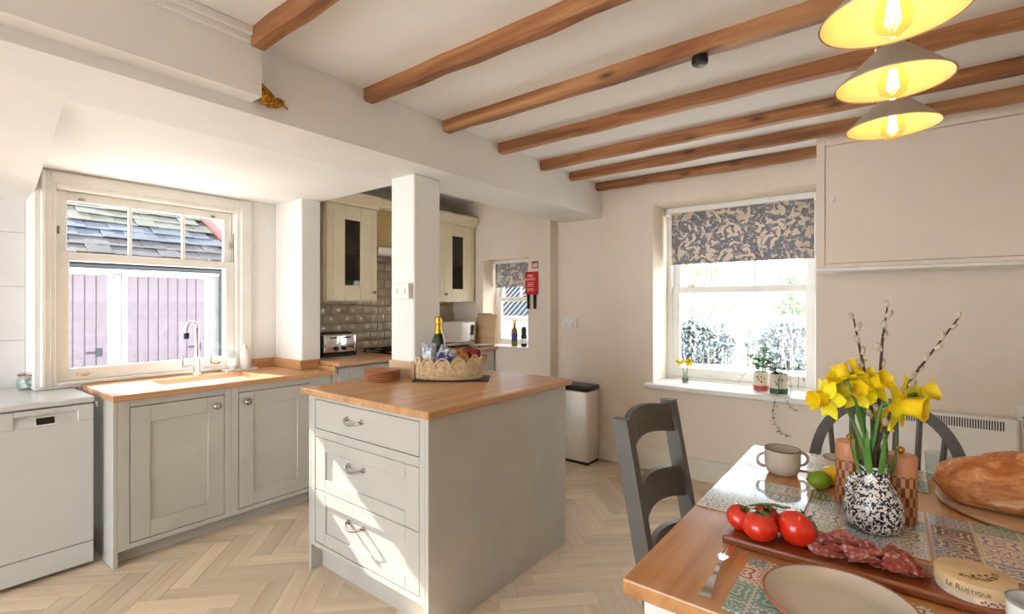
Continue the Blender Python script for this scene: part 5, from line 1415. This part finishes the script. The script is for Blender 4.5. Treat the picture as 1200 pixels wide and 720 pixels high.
for (pts, df, lab) in (([(1027, 520), (1020, 470), (1010, 420), (1000, 372)], 0, 'short willow twig leaning towards the window'), ([(1030, 520), (1030, 460), (1034, 400), (1040, 359)], -.01, 'upright middle willow twig with pale catkins'), ([(1026, 530), (1045, 480), (1075, 435), (1124, 372)], -.02, 'long willow twig slanting over the chair')):
    P3 = [rim+Vector((0, 0, -.09))]+[cam_pt(u, v, FJ+df) for u, v in pts]
    t2 = thing('willow_twig', 'brown '+lab, 'twig', P3[0], group='pussy willow in the speckled jug')
    part('stem', T(P3, [.0036, .0036, .0034, .003, .0018], 7), 'twig', t2, True)
    n = 13 if 'long' in lab else 9
    for k in range(n):
        s = .22+.78*k/(n-1); q = s*2+0
        i = min(2, int(s*3*.999)); tt = s*3-i
        c = P3[1+i].lerp(P3[2+i], tt); d = (P3[2+i]-P3[1+i]).normalized()
        sd = right*(1 if k % 2 else -1)*.75+toward*rw.uniform(-.6, .6)
        ax = (d*1.1+sd*.6).normalized()
        o = bpy.data.objects.new('catkin', cat_me); COL.objects.link(o); o.parent = t2
        o.location = c+sd*.004+ax*.006-P3[0]; o.rotation_mode = 'QUATERNION'; o.rotation_quaternion = ax.to_track_quat('Z', 'Y'); o.scale = (1.0,)*3 if k < n-1 else (.8,)*3

# ================================================================== PENDANTS, ALARM, BIRD
PZ = 1.856; PR = .12
M['shade_out'] = plain('taupe_shade_metal', (186,170,150), .42, .35, var=.04)
M['shade_in'] = plain('pale_gold_lining', (240,206,152), .45, var=.02)
M['fil'] = emit('glowing_filament', (255, 214, 150), 40)
M['bulb'] = glass('bulb_glass', (255, 240, 216), .1)
def pendant(y, label):
    t = thing('pendant_lamp', label, 'lamp', (0.002, y, PZ), group='row of pendant lamps over the table')
    part('shade', L([(PR, 0), (PR+.001, .003), (.034, .088), (.03, .092), (.029, .092), (.0335, .087), (PR-.001, .003)], 48, cap=False), 'shade_out', t, True, W=False)
    part('shade_lining', L([(PR-.0025, .002), (.032, .0855), (0, .087)], 48, cap=False), 'shade_in', t, True, W=False)
    part('gallery', L([(.031, .091), (.036, .093), (.036, .10), (.03, .104), (.027, .112), (.0, .112)], 28), 'brass', t, True, W=False)
    part('lampholder', L([(.022, .112), (.022, .15), (.012, .162), (.006, .165)], 20), 'pewter', t, True, W=False)
    part('cord', T([(0, 0, .16), (0, 0, ZC-PZ-.02)], .0035, 6), 'plasticwhite', t, W=False)
    part('ceiling_rose', L([(.045, ZC-PZ-.022), (.05, ZC-PZ-.015), (.05, ZC-PZ-.001)], 24), 'pewter', t, W=False)
    b = part('bulb', L([(.0, -.036), (.014, -.034), (.026, -.022), (.031, -.004), (.029, .014), (.021, .036), (.0145, .056), (.0135, .07)], 24), 'bulb', t, True, W=False)
    part('bulb_cap', L([(.0135, .066), (.0135, .088), (0, .088)], 16), 'brass', t, True, W=False)
    for k in range(8):
        a = 2*PI*k/8; a2 = a+.35
        part('filament', T([(.007*math.cos(a), .007*math.sin(a), .036), (.0125*math.cos(a2), .0125*math.sin(a2), -.012)], .0011, 5), 'fil', b, W=False)
    part('filament_support', T([(0, 0, .06), (0, 0, -.014)], .002, 6), 'clear', b, W=False)
    ld = bpy.data.lights.new('bulb_light', 'POINT'); ld.energy = .22; ld.color = (1, .74, .46); ld.shadow_soft_size = .018
    lo_ = bpy.data.objects.new('bulb_light', ld); COL.objects.link(lo_); lo_.parent = t; lo_.location = (0, 0, .0)
pendant(1.178, 'cone shaded pendant lamp nearest the open side of room')
pendant(1.535, 'middle cone shaded pendant lamp over the table')
pendant(1.915, 'cone shaded pendant lamp nearest the end wall')

p = aty(820, 70, 1.91)
t = thing('heat_alarm', 'small round black alarm fixed under a ceiling joist', 'alarm', (p.x, 1.912, 2.2525))
part('base', L([(.029, 0), (.03, -.004), (.03, -.02), (.028, -.022)][::-1], 24), 'black', t, True, W=False)
part('cover', L([(.0, -.034), (.02, -.033), (.026, -.028), (.027, -.022)], 24), plain('grey_plastic', (74,74,76), .4, var=0), t, True, W=False)
part('vent_ring', L([(.0275, -.027), (.0285, -.026), (.0285, -.0235), (.027, -.0225)], 24, cap=False), 'iron', t, W=False)

t = thing('bird_ornament', 'gilded bird ornament perched on bulkhead by the boxed ledge', 'ornament', (-1.915, .90, 2.10))
bm = bmesh.new()
tube(bm, [(0, -.055, .085), (0, -.04, .066), (0, -.018, .038), (0, .01, .014), (0, .034, .0), (0, .052, .002), (0, .068, .008), (0, .08, .008), (0, .09, .001)], [.006, .011, .02, .026, .024, .02, .0185, .015, .004], 14)
part('body', bm, 'birdgold', t, True, W=False)
part('beak', T([(0, .086, .003), (0, .097, -.004), (0, .104, -.012)], [.006, .004, .0008], 8), 'birdgold', t, True, W=False)
for s in (-1, 1):
    bm = bmesh.new(); tube(bm, [(s*.018, .045, .006), (s*.024, .01, .022), (s*.018, -.03, .055), (s*.008, -.066, .092)], [.006, .013, .01, .002], 8)
    part('wing', bm, 'birdgold', t, True, W=False)
for s in (-1, 0, 1): part('tail_feather', T([(s*.004, -.04, .066), (s*.008, -.07, .092), (s*.01, -.09, .108)], [.006, .005, .001], 6), 'birdgold', t, True, W=False)
part('mount', T([(-.025, .01, .014), (0, .01, .014)], .005, 8), 'brass', t, W=False)
